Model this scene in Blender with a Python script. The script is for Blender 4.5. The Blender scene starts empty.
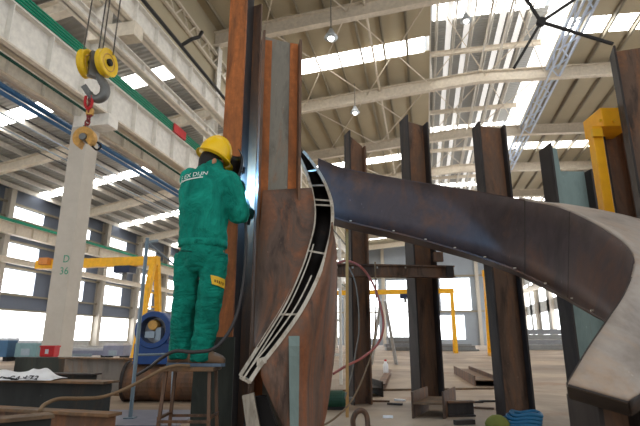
import bpy, bmesh, math, random
from mathutils import Vector, Matrix
from mathutils.bvhtree import BVHTree
random.seed(7)
SC = bpy.context.scene
COL = SC.collection
V = Vector
# ---------------------------------------------------------------- camera calibration (hall axes: X across, Y along, Z up)
F, PITCH, YAW, CAMH = 485.0, math.radians(14.7), math.radians(11.8), 0.75
cp, sp = math.cos(PITCH), math.sin(PITCH)
FW = V((-math.sin(YAW), math.cos(YAW), 0)); RT = V((math.cos(YAW), math.sin(YAW), 0)); UP = V((0, 0, 1))
CAM = V((0, 0, CAMH))
def ray(u, v):
    a = F*cp-(213-v)*sp; b = F*sp+(213-v)*cp
    return (RT*(u-320)+FW*a+UP*b)/a
def P(u, v, d): return CAM+ray(u, v)*d
def PX(u, v, x): r = ray(u, v); return CAM+r*(x/r.x)
def PY(u, v, y): r = ray(u, v); return CAM+r*(y/r.y)
def PZ(u, v, z): r = ray(u, v); return CAM+r*((z-CAMH)/r.z)
def ang(a):   # a horizontal direction turned by a degrees from camera right
    a = math.radians(a); return RT*math.cos(a)+FW*math.sin(a)

cd = bpy.data.cameras.new('camera'); cam = bpy.data.objects.new('camera', cd); COL.objects.link(cam)
cd.sensor_width = 36; cd.lens = 36*F/640; cd.clip_end = 300; cd.clip_start = 0.05
cam.location = CAM; cam.rotation_euler = (math.pi/2+PITCH, 0, YAW)
cd.dof.use_dof = True; cd.dof.focus_distance = 4.0; cd.dof.aperture_fstop = 3.2
SC.camera = cam

# ---------------------------------------------------------------- materials
def srgb(r, g, b):
    f = lambda c: c/12.92 if c <= .04045 else ((c+.055)/1.055)**2.4
    return (f(r/255), f(g/255), f(b/255), 1)
class NT:
    def __init__(s, name):
        s.m = bpy.data.materials.new(name); s.m.use_nodes = True; s.t = s.m.node_tree; s.n = s.t.nodes; s.l = s.t.links
        s.b = s.n['Principled BSDF']; s.tc = s.n.new('ShaderNodeTexCoord')
    def noise(s, scale, detail=4, rough=.6, stretch=(1, 1, 1), dist=0):
        mp = s.n.new('ShaderNodeMapping'); mp.inputs['Scale'].default_value = stretch
        s.l.new(s.tc.outputs['Object'], mp.inputs['Vector'])
        t = s.n.new('ShaderNodeTexNoise'); t.inputs['Scale'].default_value = scale; t.inputs['Detail'].default_value = detail
        t.inputs['Roughness'].default_value = rough; t.inputs['Distortion'].default_value = dist
        s.l.new(mp.outputs[0], t.inputs['Vector']); return t.outputs['Fac']
    def ramp(s, fac, stops):
        r = s.n.new('ShaderNodeValToRGB'); e = r.color_ramp.elements
        e[0].position, e[0].color = stops[0]; e[1].position, e[1].color = stops[-1]
        for p, c in stops[1:-1]:
            x = e.new(p); x.color = c
        s.l.new(fac, r.inputs[0]); return r.outputs[0]
    def mix(s, fac, a, b, mode='MIX'):
        m = s.n.new('ShaderNodeMix'); m.data_type = 'RGBA'; m.blend_type = mode
        for i, x in ((0, fac), (6, a), (7, b)):
            if isinstance(x, (int, float)): m.inputs[i].default_value = x
            elif isinstance(x, tuple): m.inputs[i].default_value = x
            else: s.l.new(x, m.inputs[i])
        return m.outputs[2]
    def bump(s, fac, strength=.3, dist=.01):
        b = s.n.new('ShaderNodeBump'); b.inputs['Strength'].default_value = strength; b.inputs['Distance'].default_value = dist
        s.l.new(fac, b.inputs['Height']); s.l.new(b.outputs[0], s.b.inputs['Normal'])
    def base(s, c):
        if isinstance(c, tuple): s.b.inputs['Base Color'].default_value = c
        else: s.l.new(c, s.b.inputs['Base Color'])
    def set(s, rough=.6, metal=0, spec=.5):
        s.b.inputs['Roughness'].default_value = rough; s.b.inputs['Metallic'].default_value = metal
        s.b.inputs['Specular IOR Level'].default_value = spec; return s.m
def paint(name, c, rough=.5, metal=0, var=.12, scale=6, bump=0, spec=.4):
    t = NT(name); n = t.noise(scale)
    d = tuple(x*(1-var) for x in c[:3])+(1,); l = tuple(min(1, x*(1+var)) for x in c[:3])+(1,)
    t.base(t.ramp(n, [(.3, d), (.7, l)]))
    if bump: t.bump(t.noise(scale*8), bump, .004)
    return t.set(rough, metal, spec)
def steel(name, dark, mid, rust, amount=.55, scale=5, rough=.62, metal=.15, stretch=(1, 1, .25), specks=True):
    """mill-scaled steel with rust blooms, running down in streaks, and pale scratches"""
    t = NT(name)
    n1 = t.noise(scale, 6, .65, stretch, .4); n2 = t.noise(scale*4, 5, .7)
    c1 = t.ramp(n1, [(.32, dark), (.5, mid), (.68, tuple(x*.8 for x in mid[:3])+(1,))])
    f = t.ramp(t.noise(scale*.9, 5, .7, stretch, .8), [(max(0, amount-.09), (0, 0, 0, 1)), (min(1, amount+.12), (1, 1, 1, 1))])
    c2 = t.mix(f, c1, t.ramp(n2, [(.3, rust), (.75, tuple(min(1, x*1.7) for x in rust[:3])+(1,))]))
    if specks:
        s = t.ramp(t.noise(scale*9, 3, .6, (1, 1, .5)), [(.70, (0, 0, 0, 1)), (.78, (.55, .55, .55, 1))])
        c2 = t.mix(s, c2, tuple(min(1, x*2.5+.03) for x in mid[:3])+(1,))
    t.base(c2); t.bump(n2, .25, .004)
    return t.set(rough, metal, .35)
def glow(name, c, e):
    t = NT(name); t.base((.8, .8, .8, 1)); t.b.inputs['Emission Color'].default_value = c; t.b.inputs['Emission Strength'].default_value = e
    return t.set(.5)
M = {}
M['rust_brown'] = steel('rusty brown steel', srgb(56, 43, 36), srgb(108, 84, 68), srgb(122, 82, 54), .56)
M['rust_dark'] = steel('dark mill scale steel', srgb(36, 33, 33), srgb(58, 52, 50), srgb(84, 58, 44), .64)
M['rust_orange'] = steel('orange rusted steel', srgb(96, 58, 34), srgb(136, 84, 48), srgb(158, 92, 46), .47)
M['ribbon'] = steel('blue black mill scale plate', srgb(58, 48, 48), srgb(78, 66, 66), srgb(88, 62, 48), .58, 3, .5, .25, (1, 1, .6))
M['plate_brown'] = steel('grey brown plate', srgb(60, 47, 42), srgb(100, 80, 69), srgb(116, 74, 50), .55, 6)
M['plate_rust'] = steel('red brown plate', srgb(64, 50, 44), srgb(116, 92, 78), srgb(132, 80, 50), .52, 6)
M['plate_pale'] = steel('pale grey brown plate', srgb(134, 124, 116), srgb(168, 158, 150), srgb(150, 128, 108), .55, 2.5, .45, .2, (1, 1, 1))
M['teal'] = steel('grey green primed steel', srgb(104, 122, 120), srgb(132, 150, 146), srgb(96, 80, 66), .66, 4)
M['grey_web'] = steel('bare grey web', srgb(104, 98, 88), srgb(136, 130, 118), srgb(128, 92, 64), .64, 6, .6, .2, (1, 1, .3))
M['cut_edge'] = steel('bright cut edge', srgb(150, 140, 126), srgb(196, 188, 174), srgb(140, 120, 100), .6, 14, .45, .4)
M['green_grey'] = steel('dark green grey steel', srgb(44, 48, 44), srgb(64, 68, 62), srgb(84, 60, 44), .64, 4)
M['flange_tan'] = steel('dusty tan flange', srgb(78, 62, 48), srgb(110, 90, 70), srgb(122, 88, 58), .55, 5, .7, .05, (1, 1, 1))
M['cream'] = paint('cream painted steel', srgb(216, 205, 188), .55)
M['white_steel'] = paint('white painted steel', srgb(226, 222, 214), .5)
M['purlin'] = paint('dull galvanised purlin', srgb(150, 142, 124), .6)
M['roof_beige'] = paint('beige roof sheet', srgb(178, 166, 140), .7, 0, .06, .4)
t = NT('grey corrugated roof'); w = t.n.new('ShaderNodeTexWave'); w.bands_direction = 'Y'; w.inputs['Scale'].default_value = 1.3
t.l.new(t.tc.outputs['Object'], w.inputs['Vector']); t.base(t.mix(t.noise(.5), srgb(136, 136, 133), srgb(160, 160, 156))); t.bump(w.outputs['Fac'], .7, .06); M['roof_grey'] = t.set(.55)
t = NT('concrete'); t.base(t.mix(t.noise(3, 6, .7), srgb(176, 168, 156), srgb(204, 197, 186))); t.bump(t.noise(20), .15); M['concrete'] = t.set(.85)
t = NT('dusty floor'); n = t.noise(.35, 8, .65, (1, 1, 1), .6)
c = t.ramp(n, [(.3, srgb(108, 92, 78)), (.48, srgb(146, 128, 110)), (.62, srgb(180, 158, 134)), (.75, srgb(168, 150, 134))])
r = t.ramp(t.noise(1.1, 6, .7), [(.55, (0, 0, 0, 1)), (.72, (.7, .7, .7, 1))])
t.base(t.mix(r, c, srgb(136, 92, 62))); t.bump(t.noise(9), .2); M['floor'] = t.set(.6, 0, .35)
M['wall_blue'] = paint('blue grey wall cladding', srgb(108, 116, 132), .6, 0, .06, .6)
M['wall_grey'] = paint('pale grey masonry', srgb(168, 168, 166), .8)
M['end_wall'] = paint('grey end wall cladding', srgb(150, 158, 168), .6, 0, .06, .5)
M['sky_panel'] = glow('daylit translucent roof panel', (1, .985, .95, 1), 7.0)
M['sky_dim'] = glow('daylit ridge glazing', (1, .985, .96, 1), 1.2)
M['sky_faint'] = glow('faintly glowing white rib', (1, .985, .96, 1), .38)  # weak emission stands in for glazing light on the white ridge ribs
M['window'] = glow('daylit frosted window pane', (.93, .97, 1, 1), 3.6)
M['green'] = paint('green conductor rail', srgb(16, 140, 108), .45)
M['green_dark'] = paint('dark green cable', srgb(14, 72, 60), .5)
M['blue_pipe'] = paint('blue pipe', srgb(44, 98, 146), .4)
M['black'] = paint('black rubber', srgb(22, 21, 21), .6)
M['black_pipe'] = paint('black pipe', srgb(34, 32, 32), .5)
M['yellow'] = paint('yellow crane paint', srgb(240, 178, 26), .45)
M['yellow_deep'] = paint('orange yellow paint', srgb(252, 176, 24), .4)
M['helmet'] = paint('yellow helmet shell', srgb(255, 204, 16), .3, 0, .03, 3, 0, .5)
M['sheave'] = paint('yellow sheave', srgb(232, 190, 30), .45)
M['hook_grey'] = paint('grey hook steel', srgb(112, 112, 110), .4, .4)
M['red'] = paint('red paint', srgb(190, 30, 36), .5)
M['red_chain'] = paint('dark red chain', srgb(132, 46, 44), .5)
M['clamp_tan'] = paint('worn ochre clamp', srgb(206, 158, 84), .6, 0, .25, 14)
M['rope'] = paint('wire rope', srgb(84, 78, 72), .5, .4)
t = NT('teal green workwear'); n = t.noise(7, 5, .6, (1, 1, .6), .8)
t.base(t.ramp(n, [(.3, srgb(4, 110, 95)), (.7, srgb(28, 160, 138))])); t.bump(t.noise(8, 5, .6, (1, 1, .5), 1.4), .9, .06); M['cloth'] = t.set(.85, 0, .2)  # darker and lighter tones imitate shading of the jacket folds
t = NT('teal green trousers'); t.base(t.ramp(t.noise(7, 5, .6, (1, 1, .6), .8), [(.3, srgb(2, 102, 88)), (.7, srgb(22, 150, 128))])); t.bump(t.noise(9, 5, .6, (.7, .7, 1.4), 1.6), .9, .06); M['trouser'] = t.set(.85, 0, .2)  # fold shading is put into the trouser colour as well as the bump
M['seam'] = paint('dark teal seam', srgb(0, 74, 64), .9)
M['white_print'] = paint('white print', srgb(222, 236, 230), .7)
M['skin'] = paint('skin', srgb(196, 136, 104), .55, 0, .05)
M['hair'] = paint('black hair', srgb(24, 18, 16), .6)
M['glove'] = paint('dark green glove', srgb(14, 70, 66), .85)
M['boot'] = paint('worn brown shoe', srgb(122, 96, 74), .75)
M['sole'] = paint('grey blue shoe sole', srgb(96, 112, 130), .8)
M['mask'] = paint('black welding mask', srgb(16, 15, 18), .35)
M['mask_glass'] = paint('dark mask glass', srgb(20, 30, 44), .1)
M['patch'] = paint('yellow pocket patch', srgb(232, 186, 52), .7)
M['patch_mark'] = paint('brown print', srgb(120, 80, 30), .8)
M['arc'] = glow('welding arc', (.55, .82, 1, 1), 260)
M['galv'] = paint('galvanised tube', srgb(150, 164, 176), .4, .3)
M['galv_blue'] = paint('blue grey scaffold tube', srgb(122, 140, 152), .4, .2)
M['alu'] = paint('aluminium', srgb(188, 194, 200), .35, .4)
M['tarp'] = paint('white tarpaulin', srgb(236, 236, 238), .8)
M['ink'] = paint('black ink', srgb(46, 48, 54), .8)
M['blue_machine'] = paint('deep blue machine paint', srgb(22, 66, 128), .35)
M['navy'] = paint('navy blue', srgb(16, 34, 70), .4)
M['pale_metal'] = paint('pale bright metal', srgb(196, 196, 200), .35, .3)
M['hose_brown'] = paint('dusty brown hose', srgb(124, 100, 74), .7)
M['hose_dark'] = paint('dark grey hose', srgb(62, 58, 58), .6)
M['hose_pink'] = paint('dusty red hose', srgb(170, 96, 88), .6)
M['hose_grey'] = paint('grey cable', srgb(112, 106, 96), .6)
M['wood_tan'] = paint('tan timber batten', srgb(190, 146, 88), .7)
M['blue_hose'] = paint('teal blue hose', srgb(22, 92, 128), .5)
M['moss'] = paint('dull yellow green cloth', srgb(108, 112, 48), .8)
M['green_machine'] = paint('dark green machine', srgb(28, 70, 54), .5)
M['dark_web'] = steel('dark dull web', srgb(34, 35, 34), srgb(48, 50, 49), srgb(70, 54, 42), .66, 3)
M['pale_web'] = steel('dusty pale web', srgb(104, 96, 88), srgb(138, 130, 122), srgb(132, 104, 78), .6, 3)
M['dark_void'] = paint('dark scrap', srgb(40, 38, 38), .8)  # also colours the panel that stands in for a shaded gap
M['blue_box'] = paint('blue painted crate', srgb(66, 104, 138), .6)
M['teal_box'] = paint('grey teal cabinet', srgb(120, 152, 156), .6)
M['purple_grey'] = paint('grey purple machine', srgb(138, 142, 164), .6)
M['pile_grey'] = paint('grey steel stack', srgb(120, 122, 126), .6)
M['plate_floor'] = paint('blue grey steel sheet', srgb(134, 136, 150), .5, .2)
M['lamp'] = glow('lit lamp', (1, .97, .9, 1), 6)

# ---------------------------------------------------------------- mesh building
WPOS = {}
def origin_of(o): return WPOS.get(o.name, V((0, 0, 0)))
def props(o, label=None, cat=None, group=None, kind=None):
    if label: o['label'] = label
    if cat: o['category'] = cat
    if group: o['group'] = group
    if kind: o['kind'] = kind
    return o
def thing(name, loc, label, cat, group=None):
    o = bpy.data.objects.new(name, None); COL.objects.link(o); o.empty_display_size = .1
    o.location = loc; WPOS[o.name] = V(loc); return props(o, label, cat, group)
class MB:
    def __init__(s): s.v, s.f = [], []
    def add(s, vs, fs):
        k = len(s.v); s.v += [V(x) for x in vs]; s.f += [tuple(i+k for i in f) for f in fs]; return s
    def obox(s, c, a, b, e):       # centre and three half vectors
        c, a, b, e = V(c), V(a), V(b), V(e)
        vs = [c+a*i+b*j+e*k for k in (-1, 1) for j in (-1, 1) for i in (-1, 1)]
        return s.add(vs, [(0, 2, 3, 1), (4, 5, 7, 6), (0, 1, 5, 4), (2, 6, 7, 3), (0, 4, 6, 2), (1, 3, 7, 5)])
    def box(s, lo, hi):
        lo, hi = V(lo), V(hi); c = (lo+hi)/2; h = (hi-lo)/2
        return s.obox(c, (h.x, 0, 0), (0, h.y, 0), (0, 0, h.z))
    def prism(s, poly, ext):
        n = len(poly); ext = V(ext); vs = [V(p) for p in poly]+[V(p)+ext for p in poly]
        return s.add(vs, [tuple(range(n))[::-1], tuple(range(n, 2*n))]+[(i, (i+1) % n, n+(i+1) % n, n+i) for i in range(n)])
    def rings(s, rings, closed=True, caps=True):
        n = len(rings[0]); m = len(rings); vs = [p for r in rings for p in r]; fs = []
        for j in range(m-1):
            for i in range(n if closed else n-1):
                fs.append((j*n+i, j*n+(i+1) % n, (j+1)*n+(i+1) % n, (j+1)*n+i))
        if caps and closed: fs += [tuple(range(n))[::-1], tuple(range((m-1)*n, m*n))]
        return s.add(vs, fs)
    def tube(s, pts, r, n=8, caps=True, flat=1.0, side=None):
        pts = [V(p) for p in pts]; rs = r if isinstance(r, (list, tuple)) else [r]*len(pts)
        T = [(pts[min(i+1, len(pts)-1)]-pts[max(i-1, 0)]).normalized() for i in range(len(pts))]
        ref = V(side) if side else (UP if abs(T[0].z) < .9 else V((1, 0, 0)))
        nrm = (ref-T[0]*ref.dot(T[0])).normalized(); R = []
        for p, t_, rr in zip(pts, T, rs):
            nrm = (nrm-t_*nrm.dot(t_)).normalized(); b = t_.cross(nrm)
            R.append([p+nrm*(rr*math.cos(2*math.pi*i/n))+b*(rr*flat*math.sin(2*math.pi*i/n)) for i in range(n)])
        return s.rings(R, True, caps)
    def lathe(s, c, axis, prof, n=24, caps=True):
        c = V(c); ax = V(axis).normalized(); r0 = UP if abs(ax.z) < .9 else V((1, 0, 0))
        a = (r0-ax*r0.dot(ax)).normalized(); b = ax.cross(a)
        return s.rings([[c+ax*h+(a*math.cos(2*math.pi*i/n)+b*math.sin(2*math.pi*i/n))*r for i in range(n)] for r, h in prof], True, caps)
    def isect(s, p0, p1, up, h, b, tw, tf):     # I profile centred on p0-p1, web along up
        p0, p1 = V(p0), V(p1); ax = (p1-p0).normalized(); u = V(up); u = (u-ax*u.dot(ax)).normalized(); w = ax.cross(u)
        q = [(-b/2, -h/2), (b/2, -h/2), (b/2, -h/2+tf), (tw/2, -h/2+tf), (tw/2, h/2-tf), (b/2, h/2-tf), (b/2, h/2), (-b/2, h/2), (-b/2, h/2-tf), (-tw/2, h/2-tf), (-tw/2, -h/2+tf), (-b/2, -h/2+tf)]
        return s.prism([p0+w*x+u*y for x, y in q], p1-p0)
    def bar(s, p0, p1, a, b, up=UP):
        p0, p1 = V(p0), V(p1); ax = (p1-p0).normalized(); u = V(up); u = u-ax*u.dot(ax)
        if u.length < 1e-4: u = V((1, 0, 0))-ax*ax.x
        u.normalize(); w = ax.cross(u)
        return s.obox((p0+p1)/2, (p1-p0)/2, u*b/2, w*a/2)
    def build(s, name, mat, parent=None, label=None, cat=None, group=None, kind=None, smooth=False, bevel=0, solid=0, solid_off=0, sub=0, at=None):
        lo = V([min(p[i] for p in s.v) for i in range(3)]); hi = V([max(p[i] for p in s.v) for i in range(3)])
        o0 = V(at) if at else V(((lo.x+hi.x)/2, (lo.y+hi.y)/2, lo.z))
        me = bpy.data.meshes.new(name); me.from_pydata([p-o0 for p in s.v], [], s.f); me.validate()
        bm = bmesh.new(); bm.from_mesh(me); bmesh.ops.recalc_face_normals(bm, faces=bm.faces); bm.to_mesh(me); bm.free()
        me.materials.append(mat if not isinstance(mat, str) else M[mat])
        if smooth: me.polygons.foreach_set('use_smooth', [True]*len(me.polygons))
        o = bpy.data.objects.new(name, me); COL.objects.link(o); WPOS[o.name] = o0
        if parent: o.parent = parent; o.location = o0-origin_of(parent)
        else: o.location = o0
        if solid:
            m = o.modifiers.new('solid', 'SOLIDIFY'); m.thickness = solid; m.offset = solid_off
        if bevel:
            m = o.modifiers.new('bevel', 'BEVEL'); m.width = bevel; m.segments = 2; m.limit_method = 'ANGLE'
        if sub:
            m = o.modifiers.new('sub', 'SUBSURF'); m.levels = m.render_levels = sub
        return props(o, label, cat, group, kind)
def cr(pts, n=8):                 # Catmull-Rom through points of any dimension
    out = []; L = len(pts); vec = [tuple(p) for p in pts]
    for i in range(L-1):
        p0, p1, p2, p3 = vec[max(i-1, 0)], vec[i], vec[i+1], vec[min(i+2, L-1)]
        for k in range(n):
            t_ = k/n
            out.append(tuple(.5*((2*b)+(c_-a)*t_+(2*a-5*b+4*c_-d)*t_*t_+(3*b-a-3*c_+d)*t_**3) for a, b, c_, d in zip(p0, p1, p2, p3)))
    out.append(vec[-1]); return out
def uvd(pts, n=6): return [P(*q) for q in cr(pts, n)]

# ================================================================ THE HALL
DX = -9.15; WX = -22.5; RX = 15.0; YE = 78.0; YB = -5.0; BAY = 8.0; Y0 = 3.0
def zb(x):                        # underside of the main rafters
    return 14.35+.08*(x+9.15) if x < 3.9 else 15.39-.05*(x-3.9)
def zs(x): return zb(x)+1.0       # underside of the main roof sheet
def za(x): return 9.1+.175*(x+22.5)   # aisle roof sheet
ML, MR = 1.1, 7.6
ST = 'structure'
MB().box((WX-.4, YB, -.2), (RX+.4, YE, 0)).build('floor', 'floor', kind=ST, label='dusty tan concrete workshop floor', cat='floor')
# --- roofs, with one daylight strip per bay
bays = [(Y0+BAY*k, Y0+BAY*(k+1)) for k in range(-1, 9)]
wn = 0; cn = 0
def sheet(x0, x1, zf, y0, y1, th): 
    return MB().prism([(x0, y0, zf(x0)), (x1, y0, zf(x1)), (x1, y0, zf(x1)+th), (x0, y0, zf(x0)+th)], (0, y1-y0, 0))
def strip_roof(x0, x1, zf, mat, s0, s1, panel, nm, lab, every=1):
    global wn
    ys = [YB]
    for a, b in bays[(1 if every == 2 else 0)::every]: ys += [a+s0, a+s1]
    ys.append(YE); mb = MB()
    for i in range(0, len(ys), 2):
        if ys[i+1] > ys[i]:
            mb.v += (q := sheet(x0, x1, zf, ys[i], min(ys[i+1], YE), .06)).v; k = len(mb.v)-8; mb.f += [tuple(j+k for j in f) for f in q.f]
    mb.build(nm, mat, kind=ST, label=lab, cat='roof')
    for i in range(1, len(ys)-1, 2):
        if ys[i+1] > YB and ys[i] < YE:
            wn += 1; sheet(x0+.3, x1-.3, zf, max(ys[i], YB), min(ys[i+1], YE), .04).build('window_%d' % wn, panel, kind=ST)
strip_roof(DX, ML, zs, 'roof_beige', 3.9, 5.3, 'sky_panel', 'ceiling_main', 'beige sheet roof left of the ridge', 2)
strip_roof(MR, RX, zs, 'roof_beige', 3.9, 5.3, 'sky_panel', 'ceiling_right', 'beige sheet roof right of the ridge', 2)
strip_roof(WX, DX, za, 'roof_grey', 4.6, 5.5, 'sky_panel', 'ceiling_aisle', 'grey ribbed roof over the left aisle')
zm = lambda x: 18.3
strip_roof(ML, MR, zm, 'roof_grey', 4.3, 5.7, 'sky_panel', 'ceiling_monitor', 'grey ribbed roof of the raised ridge', 2)
for x in (2.3, 3.3, 5.2, 6.2):    # white lengthwise ribs under the raised ridge, glowing in place of light from the glazing
    wn += 1; MB().box((x-.16, YB, 18.2), (x+.16, YE, 18.24)).build('window_%d' % wn, 'sky_faint', kind=ST)
MB().box((ML-.05, YB, zs(ML)), (ML+.05, YE, 18.36)).build('wall_ridge_left', 'white_steel', kind=ST)
wn += 1; MB().box((MR-.04, YB, zs(MR)-.15), (MR+.04, YE, 18.36)).build('window_%d' % wn, 'sky_dim', kind=ST, label='long bright glazing on the right side of the raised ridge', cat='window')
# lattice tray along the right of the ridge
mb = MB(); lx = MR+.35
for dx, z in ((-.3, zb(lx)+.05), (.3, zb(lx)+.05), (-.3, zb(lx)+.6), (.3, zb(lx)+.6)): mb.bar((lx+dx, YB, z), (lx+dx, YE, z), .1, .1)
y = YB; k = 0
while y < YE-1:
    z0 = zb(lx)+.05; a, b = ((-.3, .3) if k % 2 else (.3, -.3))
    mb.bar((lx+a, y, z0), (lx+b, y+1, z0), .06, .05); mb.bar((lx-.3, y, z0+(0 if k % 2 else .55)), (lx-.3, y+1, z0+(.55 if k % 2 else 0)), .05, .05); y += 1; k += 1
mb.build('ridge_lattice_beam', paint('blue white lattice', srgb(190, 202, 222), .4), kind=ST, label='long blue white lattice beam beside the bright ridge glazing', cat='beam')
# --- rafters, purlins, bracing
for k in range(0, 10):
    y = Y0+BAY*k
    mb = MB(); h = .72
    for xa, xb in ((DX, 3.9), (3.9, RX)):
        mb.isect((xa, y, zb(xa)+h/2), (xb, y, zb(xb)+h/2), UP, h, .34, .03, .04)
    mb.build('roof_beam', 'cream', kind=ST)
    MB().isect((ML, y, 17.6), (MR, y, 17.6), UP, .3, .2, .02, .03).build('roof_beam', 'cream', kind=ST)
    for x in (ML+.1,):
        MB().bar((x, y, zb(x)+h), (x, y, 18.2), .14, .14, V((1, 0, 0))).build('ridge_post', 'white_steel', kind=ST)
    h2 = .5
    MB().isect((WX, y, za(WX)-.28-h2/2), (DX, y, za(DX)-.28-h2/2), UP, h2, .3, .03, .04).build('aisle_roof_beam', 'cream', kind=ST)
def purlin(x, zf, mat='purlin', h=.24):
    z = zf(x)
    mb = MB().box((x-.012, YB, z-h), (x+.012, YE, z)).box((x-.012, YB, z-h), (x+.075, YE, z-h+.015)).box((x-.075, YB, z-.015), (x+.012, YE, z))
    return mb.build('roof_purlin', mat, kind=ST)
x = DX+.5
while x < ML-.2: purlin(x, zs); x += 1.22
x = MR+1.0
while x < RX: purlin(x, zs); x += 1.22
x = ML+.5
while x < MR: purlin(x, zm, 'white_steel', .3); x += 1.0
x = WX+.5
while x < DX: purlin(x, za, 'white_steel', .26); x += 1.05
for k in range(1, 6):             # crossed tie rods between rafters
    ya, yb_ = Y0+BAY*k, Y0+BAY*(k+1)
    for xa, xb in ((-6.6, -2.7), (-2.7, 1.1), (1.1, 4.3), (4.3, 7.5)):
        for a, b in ((xa, xb), (xb, xa)):
            MB().tube([(a, ya, zb(a)+.45), (b, yb_, zb(b)+.45)], .028, 6).build('tie_rod', 'cream', kind=ST)
for x in (4.0, 4.9):
    MB().tube([(x, YB, zb(x)+.85), (x, YE, zb(x)+.85)], .06, 6).build('ridge_rod', 'white_steel', kind=ST)
MB().tube([(-1.9, YB, zs(-1.9)-.4), (-1.9, YE, zs(-1.9)-.4)], .07, 6).build('ridge_rod', 'cream', kind=ST)
# dark crossed braces of the crane hanging in the upper right
# --- D line columns
def d_column(y, marked):
    mb = MB().box((DX-.27, y-.25, 0), (DX+.27, y+.25, 6.56))
    col = mb.build('concrete_column', 'concrete', kind=ST, bevel=.02, label='pale concrete column marked D 36' if marked else None, cat='column' if marked else None)
    MB().box((DX-.27, y-.22, 6.56), (DX+.85, y+.22, 6.9)).build('column_bracket', 'white_steel', col)
    MB().isect((DX, y, 6.6), (DX, y, 14.35), V((1, 0, 0)), .5, .42, .03, .03).build('upper_post', 'white_steel', col)
    MB().box((DX-.2, y-.22, 9.35), (DX+1.35, y+.22, 9.8)).build('upper_bracket', 'cream', col)
    return col
cols = {}
for k in range(0, 9):
    y = 11.15+8.05*(k-1); cols[k] = d_column(y, k == 1)
c36 = cols[1]
# --- girders along the D line
def girder(x, z0, z1, b, nm, lab, mat='white_steel', stiff=1.2, side=1, cat='crane beam'):
    t_ = thing(nm, (x, 36, z0), lab, cat)
    MB().box((x-.02, YB, z0), (x+.02, YE-.4, z1)).build('web', mat, t_)
    MB().box((x-b/2, YB, z0), (x+b/2, YE-.4, z0+.05)).build('flange', 'cream', t_); MB().box((x-b/2, YB, z1-.04), (x+b/2, YE-.4, z1)).build('flange', mat, t_)
    y = 4.0
    for i in range(22):
        MB().box((x, y-.01, z0+.05), (x+side*b*.45, y+.01, z1-.04)).build('stiffener', mat, t_); y += stiff
    return t_
g1 = girder(-8.6, 6.92, 7.95, .36, 'crane_girder', 'long white crane girder carrying the green conductor rail')
for i in range(4):
    MB().tube([(-8.42, YB, 8.0+i*.082), (-8.42, YE, 8.0+i*.082)], .03, 6).build('conductor_rail', 'green', g1)
MB().box((-8.52, YB, 7.95), (-8.46, YE, 8.3)).build('rail_backing', 'white_steel', g1)
jy = PX(178, 142, -8.42).y
MB().box((-8.5, jy-.45, 7.97), (-8.36, jy+.45, 8.28)).build('rail_joint', 'red', g1)
g2 = girder(-9.75, 6.98, 7.5, .3, 'crane_girder', 'lower white girder under the green conductor rail girder')
g3 = girder(-8.1, 9.85, 10.65, .36, 'crane_girder', 'upper white crane girder with a black pipe above it')
g4 = girder(-8.45, 8.98, 9.32, .3, 'crane_girder', 'slim white girder between upper and lower crane girders')
bz_ = PX(172, 35, -8.3).z
MB().tube([(-8.3, YB, bz_), (-8.3, YE, bz_)], .07, 8).build('black_pipe', 'black_pipe', None, 'long black pipe running along the upper white crane girder', 'pipe')
MB().tube([V((-8.3, PX(181, 44, -8.3).y, bz_)), PX(192, 39, -7.9), PX(199, 37, -7.7), PX(202, 32, -7.7)], .07, 8).build('pipe_elbow', 'black_pipe', None, 'short bent black pipe beside the steel post behind the orange column', 'pipe')
MB().tube([(-8.83, YB, 6.87), (-8.83, YE-.3, 6.87)], .04, 6).build('green_cable', 'green_dark', None, 'thin dark green cable along the underside of the green rail girder', 'cable')
for i, (x, z, r, m, l) in enumerate(((-10.05, 6.92, .075, 'blue_pipe', 'upper blue pipe of two running below the crane girders'), (-10.05, 6.74, .06, 'blue_pipe', 'lower blue pipe of two running below the crane girders'))):
    MB().tube([(x, YB, z), (x, YE, z)], r, 8).build('blue_pipe', m, None, l, 'pipe', 'blue pipes')
for i in range(5):
    x = -10.3-.16*i; z = 6.55-.1*i
    MB().tube([(x, YB, z), (x, YE, z)], .022, 5).build('busbar_wire', 'hose_dark' if i % 2 == 0 else 'galv', None, 'thin bare wire running below the blue pipes', 'wire', 'wires below the blue pipes')
# longitudinal lattice near the eave, top centre left
mb = MB()
for z in (13.2, 13.9): mb.bar((-9.0, YB, z), (-9.0, YE, z), .12, .1)
for i in range(60): mb.bar((-9.0, 3+i*.6, 13.2+.7*(i % 2)), (-9.0, 3.6+i*.6, 13.2+.7*((i+1) % 2)), .05, .05)
mb.build('eave_lattice_beam', 'cream', kind=ST)
MB().box((DX-.03, YB, za(DX)), (DX+.03, YE, zs(DX))).build('wall_clerestory', 'roof_beige', kind=ST)
# --- left wall
rows = [(7.5, 8.15), (5.2, 6.05), (3.3, 4.6)]
WY = [21.9+4.35*k for k in range(-2, 13)]
mb = MB()
def wbox(y0, y1, z0, z1): mb.box((WX-.12, y0, z0), (WX, y1, z1))
zed = [2.35]+[z for r in reversed(rows) for z in r]+[9.1]
for i in range(0, len(zed), 2): wbox(YB, YE, zed[i], zed[i+1])
for z0, z1 in rows:
    for y in WY: wbox(y-1.4, y+.55, z0, z1)
mb.build('wall_left', 'wall_blue', kind=ST, label='blue grey clad left wall of the hall with white windows', cat='wall')
MB().box((WX-.25, YB, 0), (WX, YE, .75)).build('wall_left_plinth', 'wall_grey', kind=ST)
for y in WY:
    for z0, z1 in rows:
        if y > 14:
            wn += 1; MB().box((WX-.08, y+.55, z0), (WX-.05, y+2.95, z1)).build('window_%d' % wn, 'window', kind=ST)
wn += 1; MB().box((WX-.08, YB, .75), (WX-.05, YE, 2.35)).build('window_%d' % wn, 'window', kind=ST, label='long bright strip of windows low in the left wall', cat='window')
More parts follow.
